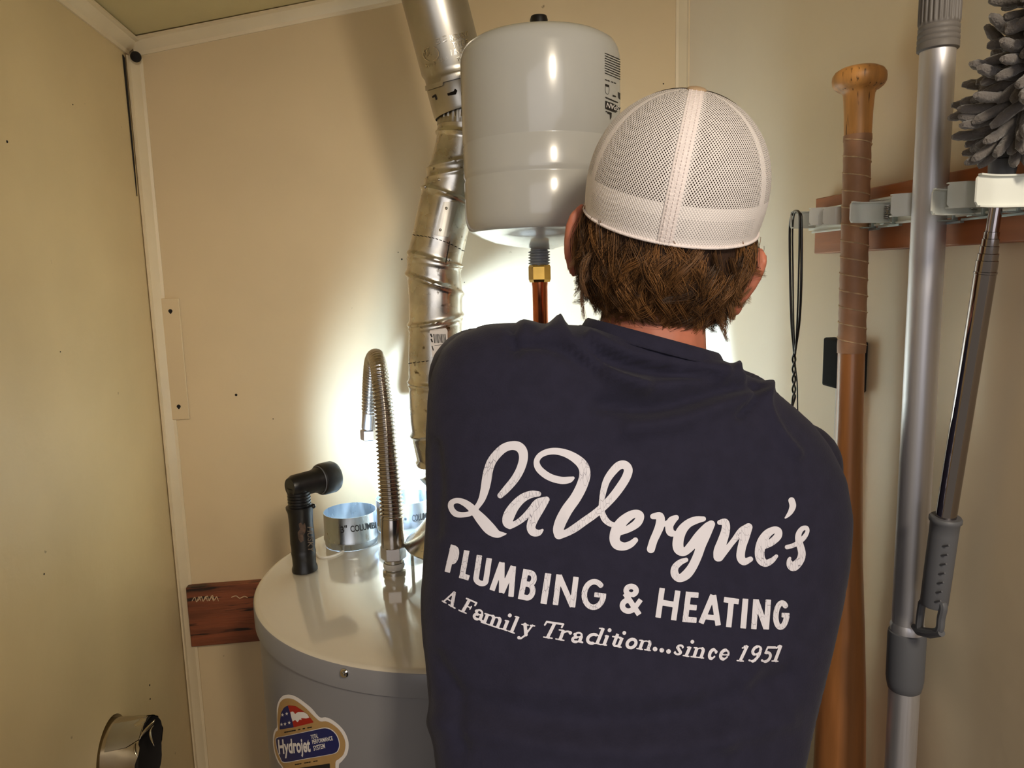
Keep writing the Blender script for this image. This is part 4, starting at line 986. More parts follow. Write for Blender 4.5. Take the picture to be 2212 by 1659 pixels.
# hands: palm, four unequal fingers curled round the pipe, and a thumb
pipe = np.array([xc, TY])
def hand(c, sgn, zc):
    G = []; w0 = np.asarray(c); pc = np.array([xc + sgn * .052, TY - .035, zc])
    G.append(capsule(w0, pc + [sgn * .012, -.012, 0], .026, .024)); G.append(ellipsoid(pc, (nz([.35 * sgn, 1, 0]), nz([-1, .35 * sgn, 0]), Z_), (.044, .016, .042)))
    for k, (ln, rr3) in enumerate(((.95, .0088), (1.05, .0092), (1.0, .0088), (.82, .0078))):
        z = zc + .030 - k * .020; a = pc + [sgn * .008, .032, z - zc]
        b1 = np.array([xc + sgn * (.036), TY + .022 * ln, z]); b2 = np.array([xc + sgn * .010, TY + .034 * ln, z - .002]); b3 = np.array([xc - sgn * .014, TY + .026 * ln, z - .003])
        G += chain([a, b1, b2, b3], [rr3 * 1.1, rr3, rr3 * .92, rr3 * .8])
    a = pc + [-sgn * .002, -.022, .014]; G += chain([a, np.array([xc + sgn * .022, TY - .042, zc + .036]), np.array([xc - sgn * .004, TY - .032, zc + .046])], [.013, .0105, .009])
    return G
zH1, zH2 = HZ + .19, HZ + .28
B += [capsule(elL, (xc - .085, TY - .065, zH2), .041, .027), capsule(elR, (xc + .095, TY - .07, zH1), .042, .027)]
B += hand((xc - .085, TY - .065, zH2), -1, zH2) + hand((xc + .095, TY - .07, zH1), 1, zH1)
# ears: flattened shells standing off the head
earL, earR = [], []
for sg in (-1, 1):
    c = hp(-.0975, -.006, -.038) if sg < 0 else hp(.094, -.004, -.052)
    out = nz(hr * sg * .55 - hf * .83) if sg < 0 else nz(hr * sg * .62 - hf * .78)
    thin = nz(np.cross(out, hu)); A = np.array([out, thin, nz(hu + hr * sg * (.02 if sg < 0 else .22))])
    B += [ellipsoid(c, A, (.019, .0062, .042)), ellipsoid(c + hu * .004 + out * .007, A, (.013, .0085, .034)), ellipsoid(c - hu * .036 - out * .004, A, (.010, .006, .011)), ellipsoid(hp(sg * .082, .008, -.034), A, (.018, .012, .026))]
bg = remesh(join(*B), .0042, 5, .5)
# colour split is by clothing, the skin stays one surface
obj('body', bg, M_skin, parent=person, smooth=180)

shirt = obj('t_shirt', (V, Fc), M_shirt, parent=person, smooth=180)
hitS = hit_bvh(BVHTree.FromPolygons([tuple(v) for v in V], [tuple(f) for f in Fc]))
# collar: ribbed band round the neck
def ring_px(lx, ly, rx, ry, d, tb, tf, n=160):
    return torso([(lx, ly, rx, ry, d, d, tb, tf)], 1.0, n, 2.1)[0]
c0_ = ring_px(1254, 712, 1560, 792, .803, .067, .064); c1_ = ring_px(1262, 700, 1553, 776, .803, .066, .063); c2_ = ring_px(1268, 690, 1547, 764, .803, .063, .061); c3_ = ring_px(1273, 687, 1543, 760, .803, .060, .058); c4_ = ring_px(1280, 700, 1536, 775, .803, .056, .054)
obj('collar', loft([c0_, c1_, c2_, c3_, c4_], False, False), M_shirt, parent=shirt, smooth=60)
obj('collar_seam', tube(np.vstack([c0_, c0_[:1]]) + [0, -.0004, 0], .0013, 6, False), M_shirt, parent=shirt)
# short-sleeve hems
for s0_, d_ in ((slL + (elL - shL) * .02, elL - shL), (slR, elR - shR)):
    obj('sleeve_hem', tube([s0_, s0_ + d_ * .07], [.0585, .058], 32, False), M_shirt, parent=shirt)

# trousers and boots
def leg_tube(f_): return tube(cat([f_[0] + [0, 0, .05], f_[1], f_[2] + [0, 0, -.02]], 10), np.interp(np.linspace(0, 1, 21), [0, .5, 1], [.108, .078, .064]), 28)
JV = remesh(join(leg_tube(fL), leg_tube(fR), ellipsoid(hipc + [0, 0, .0], (X_, Y_, Z_), (.178, .138, .13)), lathe([(.155, 0), (.150, .12)], hipc)), .009, 4)
obj('jeans', JV, M_jeans, parent=person, smooth=180)
for s_, f_ in ((-1, fL), (1, fR)):
    g = remesh(join(capsule(f_[2] + [0, -.035, -.045], f_[2] + [0, .15, -.052], .044, .036), capsule(f_[2] + [0, 0, -.04], f_[2] + [0, -.002, .03], .050, .050), box(f_[2][0] - .042, f_[2][0] + .042, f_[2][1] - .075, f_[2][1] + .18, .0, .022)), .006, 3)
    g = (np.maximum(g[0], [-9, -9, 0.0005]), g[1]); obj('boot', g, M_boot, parent=person, smooth=180)

# hair: dark underlayer and separate locks
prof = [(.113, .012, .012), (.106, .040, .045), (.092, .058, .067), (.07, .073, .086), (.045, .084, .098), (.02, .087, .100), (0.0, .0895, .1005), (-.025, .090, .101), (-.05, .0865, .095), (-.07, .081, .084), (-.088, .075, .074), (-.102, .067, .067)]
rings = []; th = np.linspace(0, 2 * math.pi, 72, endpoint=False)
for z, ra, rbk in prof:
    y = -np.cos(th); rings.append([hp(ra * math.sin(t), (-rbk * math.cos(t)) if math.cos(t) > 0 else -(.05 if z < .015 else rbk) * math.cos(t), z + (.03 * max(0, -math.cos(t) + .25) if z < .015 else 0)) for t in th])
hair = obj('hair', loft(rings, False, False), M_scalp, parent=person, smooth=80, label='auburn collar-length hair curling out below the cap')
rs = np.random.RandomState(5)
def surf(phi, z, off=0.0):
    ra = np.interp(-z, [-.02, 0, .025, .05, .07, .088, .102, .14], [.086, .0895, .090, .0865, .081, .075, .067, .062]); rbk = np.interp(-z, [-.02, 0, .025, .05, .07, .088, .102, .14], [.098, .1005, .101, .095, .084, .074, .067, .062])
    return hp((ra + off) * math.sin(phi), -(rbk + off) * math.cos(phi), z)
def locks(n, zlo, zhi, llo, lhi, per, spread, offb):
    VV, FF, TT = [], [], []; base = 0; NP = 12; K = 3
    for c in range(n):
        phi = math.radians(rs.uniform(-88, 88)); z0 = rs.uniform(zlo, zhi); L = rs.uniform(llo, lhi); dph = rs.randn() * .22; wav = rs.uniform(.04, .17); wp = rs.uniform(0, 6.3); tone = np.clip(rs.beta(1.1, 1.6) + .04, 0, 1)
        curl = rs.uniform(.0, .012) + (.010 if abs(phi) > 1.0 else 0) * rs.rand() * 1.5; lift = rs.uniform(.001, .007)
        if math.cos(phi) > .2 and L > .05: L = min(L, .105 + z0 + rs.uniform(0, .012))
        t = np.linspace(0, 1, NP); ph = phi + dph * t ** 1.5 * (.6) + wav * np.sin(t * 4.2 + wp) - wav * math.sin(wp); zz = z0 - L * t * (1 - .12 * t * curl / .01)
        G = np.array([surf(ph[k], zz[k], offb + lift * math.sin(math.pi * min(1, t[k] * 1.15)) + curl * t[k] ** 3) for k in range(NP)])
        for s in range(per):
            o = rs.randn(3) * spread; o2 = rs.randn(3) * spread * .8; sc = (1 - .72 * t[:, None] ** 1.6); ln = rs.uniform(.86, 1.04)
            P = G[0] + (G - G[0]) * ln + o * sc + o2 * np.sin(t * 3)[:, None] * .5
            Tn = np.gradient(P, axis=0); Tn /= np.linalg.norm(Tn, axis=1)[:, None] + 1e-9
            A = np.cross(Tn, hf); A /= np.linalg.norm(A, axis=1)[:, None] + 1e-9; Bn = np.cross(Tn, A); r = .00034 * (1 - .75 * t)[:, None]
            ring = np.stack([P + r * (math.cos(a) * A + math.sin(a) * Bn) for a in (0, 2.094, 4.189)], 1).reshape(-1, 3)
            VV.append(ring); tn = np.clip(tone + rs.randn() * .13, 0, 1); TT.append(np.full(NP * K, tn))
            for k in range(NP - 1):
                for j in range(K): FF.append((base + k * K + j, base + k * K + (j + 1) % K, base + (k + 1) * K + (j + 1) % K, base + (k + 1) * K + j))
            base += NP * K
    return np.concatenate(VV), FF, np.concatenate(TT)
def strands(nm, a, label=None):
    o = obj(nm, (a[0], a[1]), M_hair, parent=hair, smooth=180, label=label); at = o.data.attributes.new('tone', 'FLOAT', 'POINT')
    if len(o.data.vertices) == len(a[2]): at.data.foreach_set('value', a[2].astype(np.float32))
    return o
strands('hair_locks', locks(150, -.045, .004, .045, .085, 32, .0030, .001))
strands('hair_locks', locks(120, -.078, -.03, .030, .062, 30, .0026, .0015))
# outward flick at the right, beside the ear
def flick(pts, n, sp, tone):
    VV, FF, TT = [], [], []; b = 0
    for s in range(n):
        P0 = cat([p + rs.randn(3) * sp * (1 - .6 * i / len(pts)) for i, p in enumerate(pts)], 4); t = np.linspace(0, 1, len(P0)); g = tube(P0, .00032 * (1 - .8 * t), 3, False)
        VV.append(g[0]); FF += [tuple(q_ + b for q_ in f) for f in g[1]]; TT.append(np.full(len(g[0]), np.clip(tone + rs.randn() * .12, 0, 1))); b += len(g[0])
    return np.concatenate(VV), FF, np.concatenate(TT)
fk_ = [([(1560, 560), (1590, 610), (1600, 640), (1622, 622)], .745), ([(1565, 590), (1590, 640), (1597, 662), (1612, 650)], .75), ([(1550, 600), (1575, 660), (1580, 690), (1590, 676)], .755), ([(1530, 640), (1552, 690), (1560, 712), (1572, 738)], .76), ([(1540, 650), (1560, 680), (1568, 702), (1566, 726)], .765),
       ([(1270, 560), (1258, 600), (1256, 640), (1262, 690)], .78), ([(1285, 540), (1262, 570), (1256, 600), (1268, 640)], .77)]
fa = [flick([atY(x, y, d) for x, y in P_], 40, .0022, .45) for P_, d in fk_]
for a in fa: strands('flicked_lock', a)

# cap
CH = .133
def crown(phi, h, off=0.0):           # phi 0 = back, h 0..1
    a = math.asin(min(1, h)) if h < 1 else math.pi / 2
    k = math.cos(a) ** .86 * (1 + .12 * math.sin(2 * a)); ra = (.0935 + off) * k; rbk = (.1055 + off) * k; rf = (.108 + off) * k
    c = math.cos(phi); z = (CH + off) * math.sin(a) * (1) - .000
    return hp(ra * math.sin(phi), -rbk * c if c > 0 else -rf * c, z)
NU, NV = 300, 110; PH = math.radians(112)
phis = np.linspace(-PH, PH, NU); hs = np.sin(np.linspace(0, math.pi / 2 * .985, NV))
Vc = np.array([crown(p, h) for h in hs for p in phis]); G3 = Vc.reshape(NV, NU, 3)
Fc_ = [(i * NU + j, i * NU + j + 1, (i + 1) * NU + j + 1, (i + 1) * NU + j) for i in range(NV - 1) for j in range(NU - 1)]
cb_ = np.array(list(person['_b'])); cm = mesh('cap', Vc - cb_, Fc_, M_capmesh, 180)
arc = np.zeros((NV, NU)); arc[:, 1:] = np.cumsum(np.linalg.norm(np.diff(G3, axis=1), axis=2), axis=1); arc -= arc[:, NU // 2][:, None]
up = np.zeros((NV, NU)); up[1:] = np.cumsum(np.linalg.norm(np.diff(G3, axis=0), axis=2), axis=0)
# two meridian panels each side: columns parallel to the centre seam on the right panel
sol = np.zeros((NV, NU)); PHg = np.tile(phis, (NV, 1))
for i in range(NV):
    for j in range(NU):
        s_, u_ = abs(arc[i, j]), up[i, j]
        v = max(0, 1 - s_ / .0085) * 2; v = max(v, max(0, 1 - abs(s_ - .0) / .013) * .6)
        v = max(v, max(0, 1 - abs(abs(PHg[i, j]) - math.radians(63)) * .095 / .007) * 1.6)
        v = max(v, .95 if u_ < .009 else max(0, 1 - abs(u_ - .034) / .007) * 2.2, .55 * max(0, 1 - u_ / .022), .35 if u_ < .034 else 0)
        v += max(0, (abs(PHg[i, j]) - math.radians(66)) * .35); sol[i, j] = min(v, 1)
uvl = cm.uv_layers.new(name='UVMap'); U_ = np.stack([arc.ravel(), up.ravel()], 1); vi = np.empty(len(cm.loops), int); cm.loops.foreach_get('vertex_index', vi); uvl.data.foreach_set('uv', U_[vi].ravel())
at = cm.attributes.new('solid', 'FLOAT', 'POINT'); at.data.foreach_set('value', sol.ravel().astype(np.float32))
cap = bpy.data.objects.new('cap', cm); COL.objects.link(cap); cap.parent = person; cap['_b'] = list(map(float, cb_)); cap['label'] = 'white mesh back of the cap'
# front panels, brim, button, seam tape, rim binding, rivets
ph2 = np.linspace(PH - .02, 2 * math.pi - PH + .02, 60)
Vf = np.array([crown(p, h, .0008) for h in hs[::6].tolist() + [hs[-1]] for p in ph2]); n1 = len(ph2); m1 = len(Vf) // n1
obj('front_panel', (Vf, [(i * n1 + j, i * n1 + j + 1, (i + 1) * n1 + j + 1, (i + 1) * n1 + j) for i in range(m1 - 1) for j in range(n1 - 1)]), M_tan, parent=cap, smooth=180)
br = []
for i, t in enumerate(np.linspace(0, 1, 10)):
    row = []
    for a in np.linspace(-62, 62, 30):
        p = math.pi + math.radians(a); b0_ = crown(p, 0.02); ext = .072 * math.cos(math.radians(a) * 1.35) ** .7; row.append(b0_ + hf * ext * t + hu * (-.012 * t - .018 * (a / 62) ** 2 * t))
    br.append(row)
bt_ = loft(br, False, False, close=False); V1 = bt_[0]; V2 = V1 - hu * .0025; nb = len(V1)
obj('brim', (np.vstack([V1, V2]), bt_[1] + [tuple(q_ + nb for q_ in f)[::-1] for f in bt_[1]]), M_tan, parent=cap, smooth=60)
obj('button', ellipsoid(hp(0.0, -.002, CH + .0005), HA, (.010, .010, .0032), 20, 10), M_tan, parent=cap, smooth=180)
sp_pts = [crown(0, h, .0008) for h in hs[::3]]
sw = [(p - hr * .0075, p + hu * 0 - hr * .0035 - hf * .0009, p - hf * .0012, p + hr * .0035 - hf * .0009, p + hr * .0075) for p in sp_pts]
obj('seam_tape', loft(sw, False, False, close=False), M_capw, parent=cap, smooth=180, label='centre seam tape')
obj('seam_stitching', join(*[tube([p - hr * s_ - hf * .0016, p2 - hr * s_ - hf * .0016], .0005, 5) for s_ in (-.0045, 0, .0045) for p, p2 in zip([crown(0, h, .0008) for h in hs[:-2:2]], [crown(0, h, .0008) for h in hs[1:-1:2]])]), M_capw, parent=cap)
rim = np.array([crown(p, 0.0, .0012) for p in np.linspace(-PH, PH, 140)])
obj('rim_binding', tube(rim + hu * .0010, .0015, 8), M_capw, parent=cap, smooth=180)
rz = [crown(s_ * math.radians(100), .13, .003) for s_ in (-1, 1)]
for c in rz: obj('rivet', ellipsoid(c, HA, (.0022, .0022, .0035), 12, 8), M_brass, parent=cap)
for s_ in (-1, 1):
    pts = [crown(s_ * (PH - .1 + .05 * math.sin(h_ * 5)), h_, .0018) for h_ in np.linspace(.01, .45, 10)]
    obj('side_trim', tube(pts, .0030, 8), M_tan, parent=cap, smooth=180)

# ---------------------------------------------------------------- shirt lettering
PT = Print(950, 945, 1760, 1440, 1.25)
A2 = lambda P_: [(950 + x / 4.88, 930 + y / 4.88, r / 4.88) for x, y, r in P_]
A3 = lambda P_: [(1300 + x / 4.608, 1020 + y / 4.608, r / 4.608) for x, y, r in P_]
for P_ in ([(640, 685, 30), (700, 622, 38), (790, 515, 42), (850, 410, 44), (882, 300, 46), (872, 215, 50), (825, 168, 50), (755, 160, 46), (680, 185, 46), (610, 245, 46), (550, 325, 47), (515, 420, 48), (497, 520, 50), (478, 620, 45), (448, 720, 36), (400, 800, 28), (335, 868, 27), (255, 888, 27), (175, 878, 32), (128, 822, 30), (128, 765, 30), (185, 738, 28), (255, 757, 34), (322, 802, 40), (380, 865, 45), (450, 945, 58), (530, 1035, 62), (600, 1088, 42), (655, 1092, 24), (703, 1088, 5)],
           [(1040, 668, 28), (965, 672, 38), (875, 712, 45), (790, 795, 52), (733, 890, 60), (715, 965, 52), (740, 1005, 34)],
           [(740, 1005, 34), (805, 978, 30), (880, 925, 33), (960, 845, 38), (1035, 765, 46), (1125, 728, 32)], [(1110, 745, 38), (1050, 835, 46), (990, 930, 50), (962, 1015, 46), (985, 1068, 44), (1040, 1078, 32), (1083, 1048, 12)],
           [(1405, 500, 16), (1360, 520, 34), (1280, 525, 38), (1180, 500, 38), (1100, 455, 38), (1038, 392, 36), (1022, 322, 30), (1060, 262, 30), (1140, 225, 33), (1240, 220, 36), (1350, 250, 42), (1450, 310, 50), (1512, 380, 56), (1528, 470, 58), (1495, 585, 58), (1430, 710, 58), (1345, 830, 60), (1280, 950, 60), (1250, 1040, 56), (1255, 1096, 50)],
           [(1255, 1100, 46), (1330, 1080, 38), (1420, 1030, 42), (1520, 960, 42), (1620, 890, 42), (1720, 805, 42), (1810, 712, 44), (1890, 610, 46), (1960, 500, 46), (1985, 415, 46), (1950, 365, 44), (1890, 370, 44), (1825, 430, 42), (1762, 520, 38), (1728, 620, 34), (1706, 740, 28), (1705, 845, 30), (1735, 930, 35), (1790, 982, 30), (1850, 1000, 26)],
           [(1895, 1072, 33), (1990, 1035, 38), (2078, 975, 44), (2108, 905, 44), (2075, 875, 40), (2005, 895, 46), (1918, 965, 56), (1862, 1050, 60), (1840, 1140, 54), (1868, 1202, 52), (1940, 1222, 42), (2010, 1198, 36), (2060, 1155, 28)]):
    PT.stroke(A2(P_))
for P_ in ([(507, 440, 28), (575, 440, 40), (577, 520, 45), (548, 600, 42), (512, 680, 40), (486, 765, 40)], [(738, 452, 26), (692, 485, 42), (668, 540, 40), (682, 600, 38), (735, 612, 22)], [(620, 520, 22), (650, 500, 22)],
           [(1008, 465, 25), (930, 478, 38), (852, 515, 42), (790, 585, 50), (757, 680, 54), (762, 762, 52), (815, 795, 38), (885, 735, 44), (965, 635, 48), (1045, 545, 42), (1085, 512, 30)],
           [(1085, 518, 38), (1032, 620, 48), (985, 730, 46), (950, 830, 45), (898, 940, 46), (838, 1018, 48), (768, 1055, 38), (724, 1015, 40), (725, 950, 35), (775, 898, 30), (835, 872, 22)],
           [(1168, 500, 24), (1225, 500, 36), (1228, 580, 43), (1198, 680, 48), (1162, 780, 52), (1155, 840, 48)], [(1165, 845, 42), (1240, 765, 30), (1310, 678, 28), (1385, 590, 38), (1455, 545, 36)], [(1455, 548, 40), (1422, 640, 45), (1388, 750, 42), (1378, 845, 42), (1412, 890, 36), (1475, 865, 26)],
           [(1605, 742, 26), (1680, 700, 35), (1745, 640, 38), (1752, 588, 35), (1708, 575, 34), (1640, 615, 42), (1590, 695, 50), (1566, 790, 48), (1578, 868, 45), (1625, 905, 36), (1685, 880, 28), (1732, 835, 18)],
           [(1883, 282, 32), (1895, 335, 33), (1875, 392, 26), (1845, 432, 17), (1820, 456, 7)],
           [(1838, 745, 22), (1900, 728, 22), (1960, 692, 24), (2010, 645, 24), (2040, 590, 20), (2030, 556, 22), (1990, 562, 24), (1957, 605, 28), (1950, 660, 32), (1968, 730, 36), (1985, 810, 38), (1965, 880, 40), (1910, 935, 46), (1875, 925, 40), (1858, 880, 22), (1866, 855, 14)]):
    PT.stroke(A3(P_))

def glyph(ch, bl, br, tl, hw, org, sc):
    bl, br, tl = [np.array([org[0] + p[0] / sc, org[1] + p[1] / sc]) for p in (bl, br, tl)]
    Wd = np.linalg.norm(br - bl); Hd = np.linalg.norm(tl - bl); ex = (br - bl) / Wd; ey = (tl - bl) / Hd
    q = lambda x, y: bl + ex * x + ey * y
    def s(*pts, r=hw, flat=True, r2=None):
        for i in range(len(pts) - 1): PT.seg(q(*pts[i]), q(*pts[i + 1]), r, r if r2 is None else r2, flat)
    def arc(cx_, cy_, rx, ry, a0, a1, r=hw, n=14):
        tt = np.radians(np.linspace(a0, a1, n)); P_ = [q(cx_ + rx * math.cos(t), cy_ + ry * math.sin(t)) for t in tt]
        for i in range(n - 1): PT.seg(P_[i], P_[i + 1], r, r, False if 0 < i < n - 2 else False)
    h = hw; W_, H_ = Wd, Hd
    if ch == 'P': s((h, 0), (h, H_)); s((0, H_ - h), (W_ * .5, H_ - h)); s((0, H_ * .40 + h * .3), (W_ * .5, H_ * .40 + h * .3)); arc(W_ * .5, H_ * .70 - h * .35, W_ * .5 - h, H_ * .30 - h * .65, -90, 90)
    if ch == 'L': s((h, 0), (h, H_)); s((0, h), (W_, h))
    if ch == 'U': s((h, H_), (h, W_ * .42)); s((W_ - h, H_), (W_ - h, W_ * .42)); arc(W_ / 2, W_ * .42, W_ / 2 - h, W_ * .42 - h, 180, 360)
    if ch == 'M': s((h * .9, 0), (W_ * .28, H_)); s((W_ - h * .9, 0), (W_ * .76, H_)); s((W_ * .28, H_), (W_ / 2, h * .3)); s((W_ * .76, H_), (W_ / 2, h * .3))
    if ch == 'B':
        s((h, 0), (h, H_)); s((0, H_ - h), (W_ * .5, H_ - h)); s((0, H_ * .53), (W_ * .55, H_ * .53)); s((0, h), (W_ * .55, h))
        arc(W_ * .5, H_ * .765 - h / 2, W_ * .44 - h, H_ * .235 - h / 2, -90, 90); arc(W_ * .52, H_ * .265 + h / 2, W_ * .48 - h, H_ * .265 - h / 2, -90, 90)
    if ch == 'I': s((W_ / 2, 0), (W_ / 2, H_), r=W_ / 2)
    if ch == 'N': s((h, 0), (h, H_)); s((W_ - h, 0), (W_ - h, H_)); s((h * 1.05, H_ - h * .3), (W_ - h * 1.05, h * .3), r=h * 1.0)
    if ch == 'G': arc(W_ / 2, H_ / 2, W_ / 2 - h, H_ / 2 - h, 52, 352, n=30); s((W_ * .52, H_ * .5), (W_, H_ * .5), r=h * .85); s((W_ - h, H_ * .5), (W_ - h, H_ * .40))
    if ch == 'H': s((h, 0), (h, H_)); s((W_ - h, 0), (W_ - h, H_)); s((h, H_ * .52), (W_ - h, H_ * .52), r=h * 1.05)
    if ch == 'E': s((h, 0), (h, H_)); s((0, h), (W_, h)); s((0, H_ - h), (W_ * .92, H_ - h)); s((0, H_ / 2), (W_ * .9, H_ / 2))
    if ch == 'A': s((h, 0), (W_ / 2 - h * .1, H_)); s((W_ - h, 0), (W_ / 2 + h * .1, H_)); s((W_ * .25, H_ * .24), (W_ * .75, H_ * .24), r=h * .95)
    if ch == 'T': s((W_ / 2, 0), (W_ / 2, H_)); s((0, H_ - h), (W_, H_ - h))
    if ch == '&':
        arc(W_ * .44, H_ * .77, W_ * .30 - h * .6, H_ * .23 - h, -60, 260, n=20); arc(W_ * .40, H_ * .27, W_ * .40 - h, H_ * .27 - h, 95, 350, n=22)
        s((W_ * .18, H_ * .66), (W_ * .93, 0), r=h); s((W_ * .62, H_ * .12), (W_ * .92, H_ * .50), r=h * .9)
    # serif italic set: H_ is the x-height box
    k = hw; tn = hw * .42
    r_ = lambda *p, r=k: [PT.seg(q(*p[i]), q(*p[i + 1]), r, r, False) for i in range(len(p) - 1)]
    if ch == 'i' or ch == 'l' or ch == '1':
        top = H_; s((W_ * .5, 0), (W_ * .5, top)); r_((W_ * .02, tn), (W_ * .98, tn), r=tn); r_((W_ * .1, top - tn * 1.5), (W_ * .5, top - tn), r=tn)
        if ch == 'i': PT.seg(q(W_ * .5, H_ * 1.48), q(W_ * .5, H_ * 1.50), k * 1.18, k * 1.18)
        if ch == '1': r_((-W_ * .05, top - k * 2.0), (W_ * .4, top - tn), r=tn * 1.2)
    if ch in 'nm':
        for j in range(3 if ch == 'm' else 2):
            x = W_ * ((.14, .5, .84)[j] if ch == 'm' else (.22, .76)[j]); s((x, 0), (x, H_ * (.96 if j == 0 else .74))); r_((x - k * 1.9, tn), (x + k * 1.7, tn), r=tn)
            if j: xp = W_ * ((.14, .5, .84)[j - 1] if ch == 'm' else .22); arc(x - k * 1.1, H_ * .70, k * 1.1, H_ * .22, 0, 80, r=k * .95); arc((x + xp) / 2 + k * .2, H_ * .72, (x - xp) / 2, H_ * .22, 90, 165, r=tn)
        r_((0, H_ - tn * 1.4), (W_ * .2, H_ - tn), r=tn)
    if ch == 'r': s((W_ * .34, 0), (W_ * .34, H_ * .97)); r_((0, tn), (W_ * .66, tn), r=tn); r_((0, H_ - tn * 1.4), (W_ * .3, H_ - tn), r=tn); arc(W_ * .75, H_ * .62, W_ * .36, H_ * .30, 80, 160, r=tn * 1.3); PT.seg(q(W_ * .92, H_ * .84), q(W_ * .93, H_ * .82), k * 1.05, k * 1.05)
    if ch == 'a': s((W_ * .76, k), (W_ * .76, H_ * .68)); arc(W_ * .5, H_ * .70, W_ * .26, H_ * .24, 0, 150, r=tn * 1.4); PT.seg(q(W_ * .22, H_ * .74), q(W_ * .24, H_ * .72), k, k); arc(W_ * .42, H_ * .28, W_ * .24, H_ * .22, 90, 300, r=k * .85); r_((W_ * .45, H_ * .52), (W_ * .74, H_ * .60), r=tn); r_((W_ * .5, tn * 1.6), (W_ * .76, k * 1.1), r=tn * 1.2); r_((W_ * .78, k), (W_ * 1.0, tn * 2), r=tn * 1.4)
    if ch == 'd': s((W_ * .78, k), (W_ * .78, H_ * 1.62)); arc(W_ * .42, H_ * .5, W_ * .30, H_ * .43, 70, 290, r=k * .95); r_((W_ * .5, H_ * .95), (W_ * .76, H_ * .82), r=tn); r_((W_ * .48, tn), (W_ * .76, H_ * .14), r=tn); r_((W_ * .56, H_ * 1.62 - tn), (W_ * .8, H_ * 1.62 - tn), r=tn); r_((W_ * .78, tn * 2), (W_ * 1.02, tn), r=tn)
    if ch == 't': s((W_ * .45, k), (W_ * .45, H_ * 1.25)); r_((W_ * .0, H_ - tn), (W_ * .95, H_ - tn), r=tn * 1.2); arc(W_ * .72, H_ * .22, W_ * .26, H_ * .16, 190, 300, r=tn * 1.6)
    if ch == 'o': arc(W_ / 2, H_ / 2, W_ / 2 - k, H_ / 2 - tn, 100, 260, r=k); arc(W_ / 2, H_ / 2, W_ / 2 - k, H_ / 2 - tn, -80, 80, r=k); arc(W_ / 2, H_ / 2, W_ / 2 - k, H_ / 2 - tn, 0, 360, r=tn * 1.3, n=22)
    if ch == 'c' or ch == 'e':
        arc(W_ / 2, H_ / 2, W_ / 2 - k, H_ / 2 - tn, 95, 275, r=k); arc(W_ / 2, H_ / 2, W_ / 2 - k * .8, H_ / 2 - tn * 1.2, 20 if ch == 'c' else -5, 100, r=tn * 1.5); arc(W_ / 2, H_ / 2, W_ / 2 - k * .8, H_ / 2 - tn * 1.2, 270, 330, r=tn * 1.3)
        if ch == 'c': PT.seg(q(W_ * .8, H_ * .76), q(W_ * .81, H_ * .75), k, k)
        else: r_((W_ * .2, H_ * .47), (W_ * .9, H_ * .5), r=tn)
    if ch == 's': arc(W_ * .52, H_ * .74, W_ * .30, H_ * .2, 20, 200, r=tn * 1.6); r_((W_ * .26, H_ * .70), (W_ * .74, H_ * .30), r=k * 1.0); arc(W_ * .48, H_ * .24, W_ * .32, H_ * .18, 200, 380, r=tn * 1.6); PT.seg(q(W_ * .80, H_ * .80), q(W_ * .80, H_ * .72), tn * 1.7, tn); PT.seg(q(W_ * .14, H_ * .18), q(W_ * .14, H_ * .28), tn * 1.7, tn)
    if ch == 'y': r_((W_ * .24, H_ * .97), (W_ * .58, 0), r=k * 1.05); r_((W_ * .82, H_ * .97), (W_ * .50, -H_ * .12), (W_ * .28, -H_ * .42), r=tn * 1.3); PT.seg(q(W_ * .12, -H_ * .36), q(W_ * .14, -H_ * .37), k, k); r_((W_ * .12, -H_ * .44), (W_ * .3, -H_ * .42), r=tn * 1.2); r_((0, H_ - tn), (W_ * .5, H_ - tn), r=tn); r_((W_ * .66, H_ - tn), (W_ * 1.0, H_ - tn), r=tn)
    if ch == 'Fs': s((W_ * .34, 0), (W_ * .34, H_)); r_((0, tn), (W_ * .66, tn), r=tn); r_((W_ * .08, H_ - tn), (W_ * .98, H_ - tn), r=tn * 1.2); r_((W_ * .98, H_ - tn), (W_ * .98, H_ * .76), r=tn * 1.3); r_((W_ * .34, H_ * .50), (W_ * .76, H_ * .50), r=tn); r_((W_ * .76, H_ * .60), (W_ * .76, H_ * .40), r=tn)
    if ch == 'As': r_((W_ * .1, tn), (W_ * .56, H_), r=tn * 1.2); s((W_ * .78, 0), (W_ * .56, H_)); r_((0, tn), (W_ * .3, tn), r=tn); r_((W_ * .52, tn), (W_ * 1.02, tn), r=tn); r_((W_ * .26, H_ * .34), (W_ * .7, H_ * .34), r=tn)
    if ch == 'Ts': s((W_ * .5, 0), (W_ * .5, H_)); r_((W_ * .28, tn), (W_ * .76, tn), r=tn); r_((W_ * .04, H_ - tn), (W_ * .98, H_ - tn), r=tn * 1.5); r_((W_ * .04, H_ - tn), (W_ * .02, H_ * .76), r=tn * 1.3); r_((W_ * .98, H_ - tn), (W_ * .98, H_ * .76), r=tn * 1.3)
    if ch == '9': arc(W_ * .5, H_ * .70, W_ * .34, H_ * .25, 0, 360, r=tn * 1.5, n=22); arc(W_ * .5, H_ * .70, W_ * .34, H_ * .25, 110, 250, r=k * .9); arc(W_ * .42, H_ * .52, W_ * .42, H_ * .50, -78, 30, r=k * .85); PT.seg(q(W_ * .2, tn * 2.2), q(W_ * .42, tn), tn * 1.6, tn)
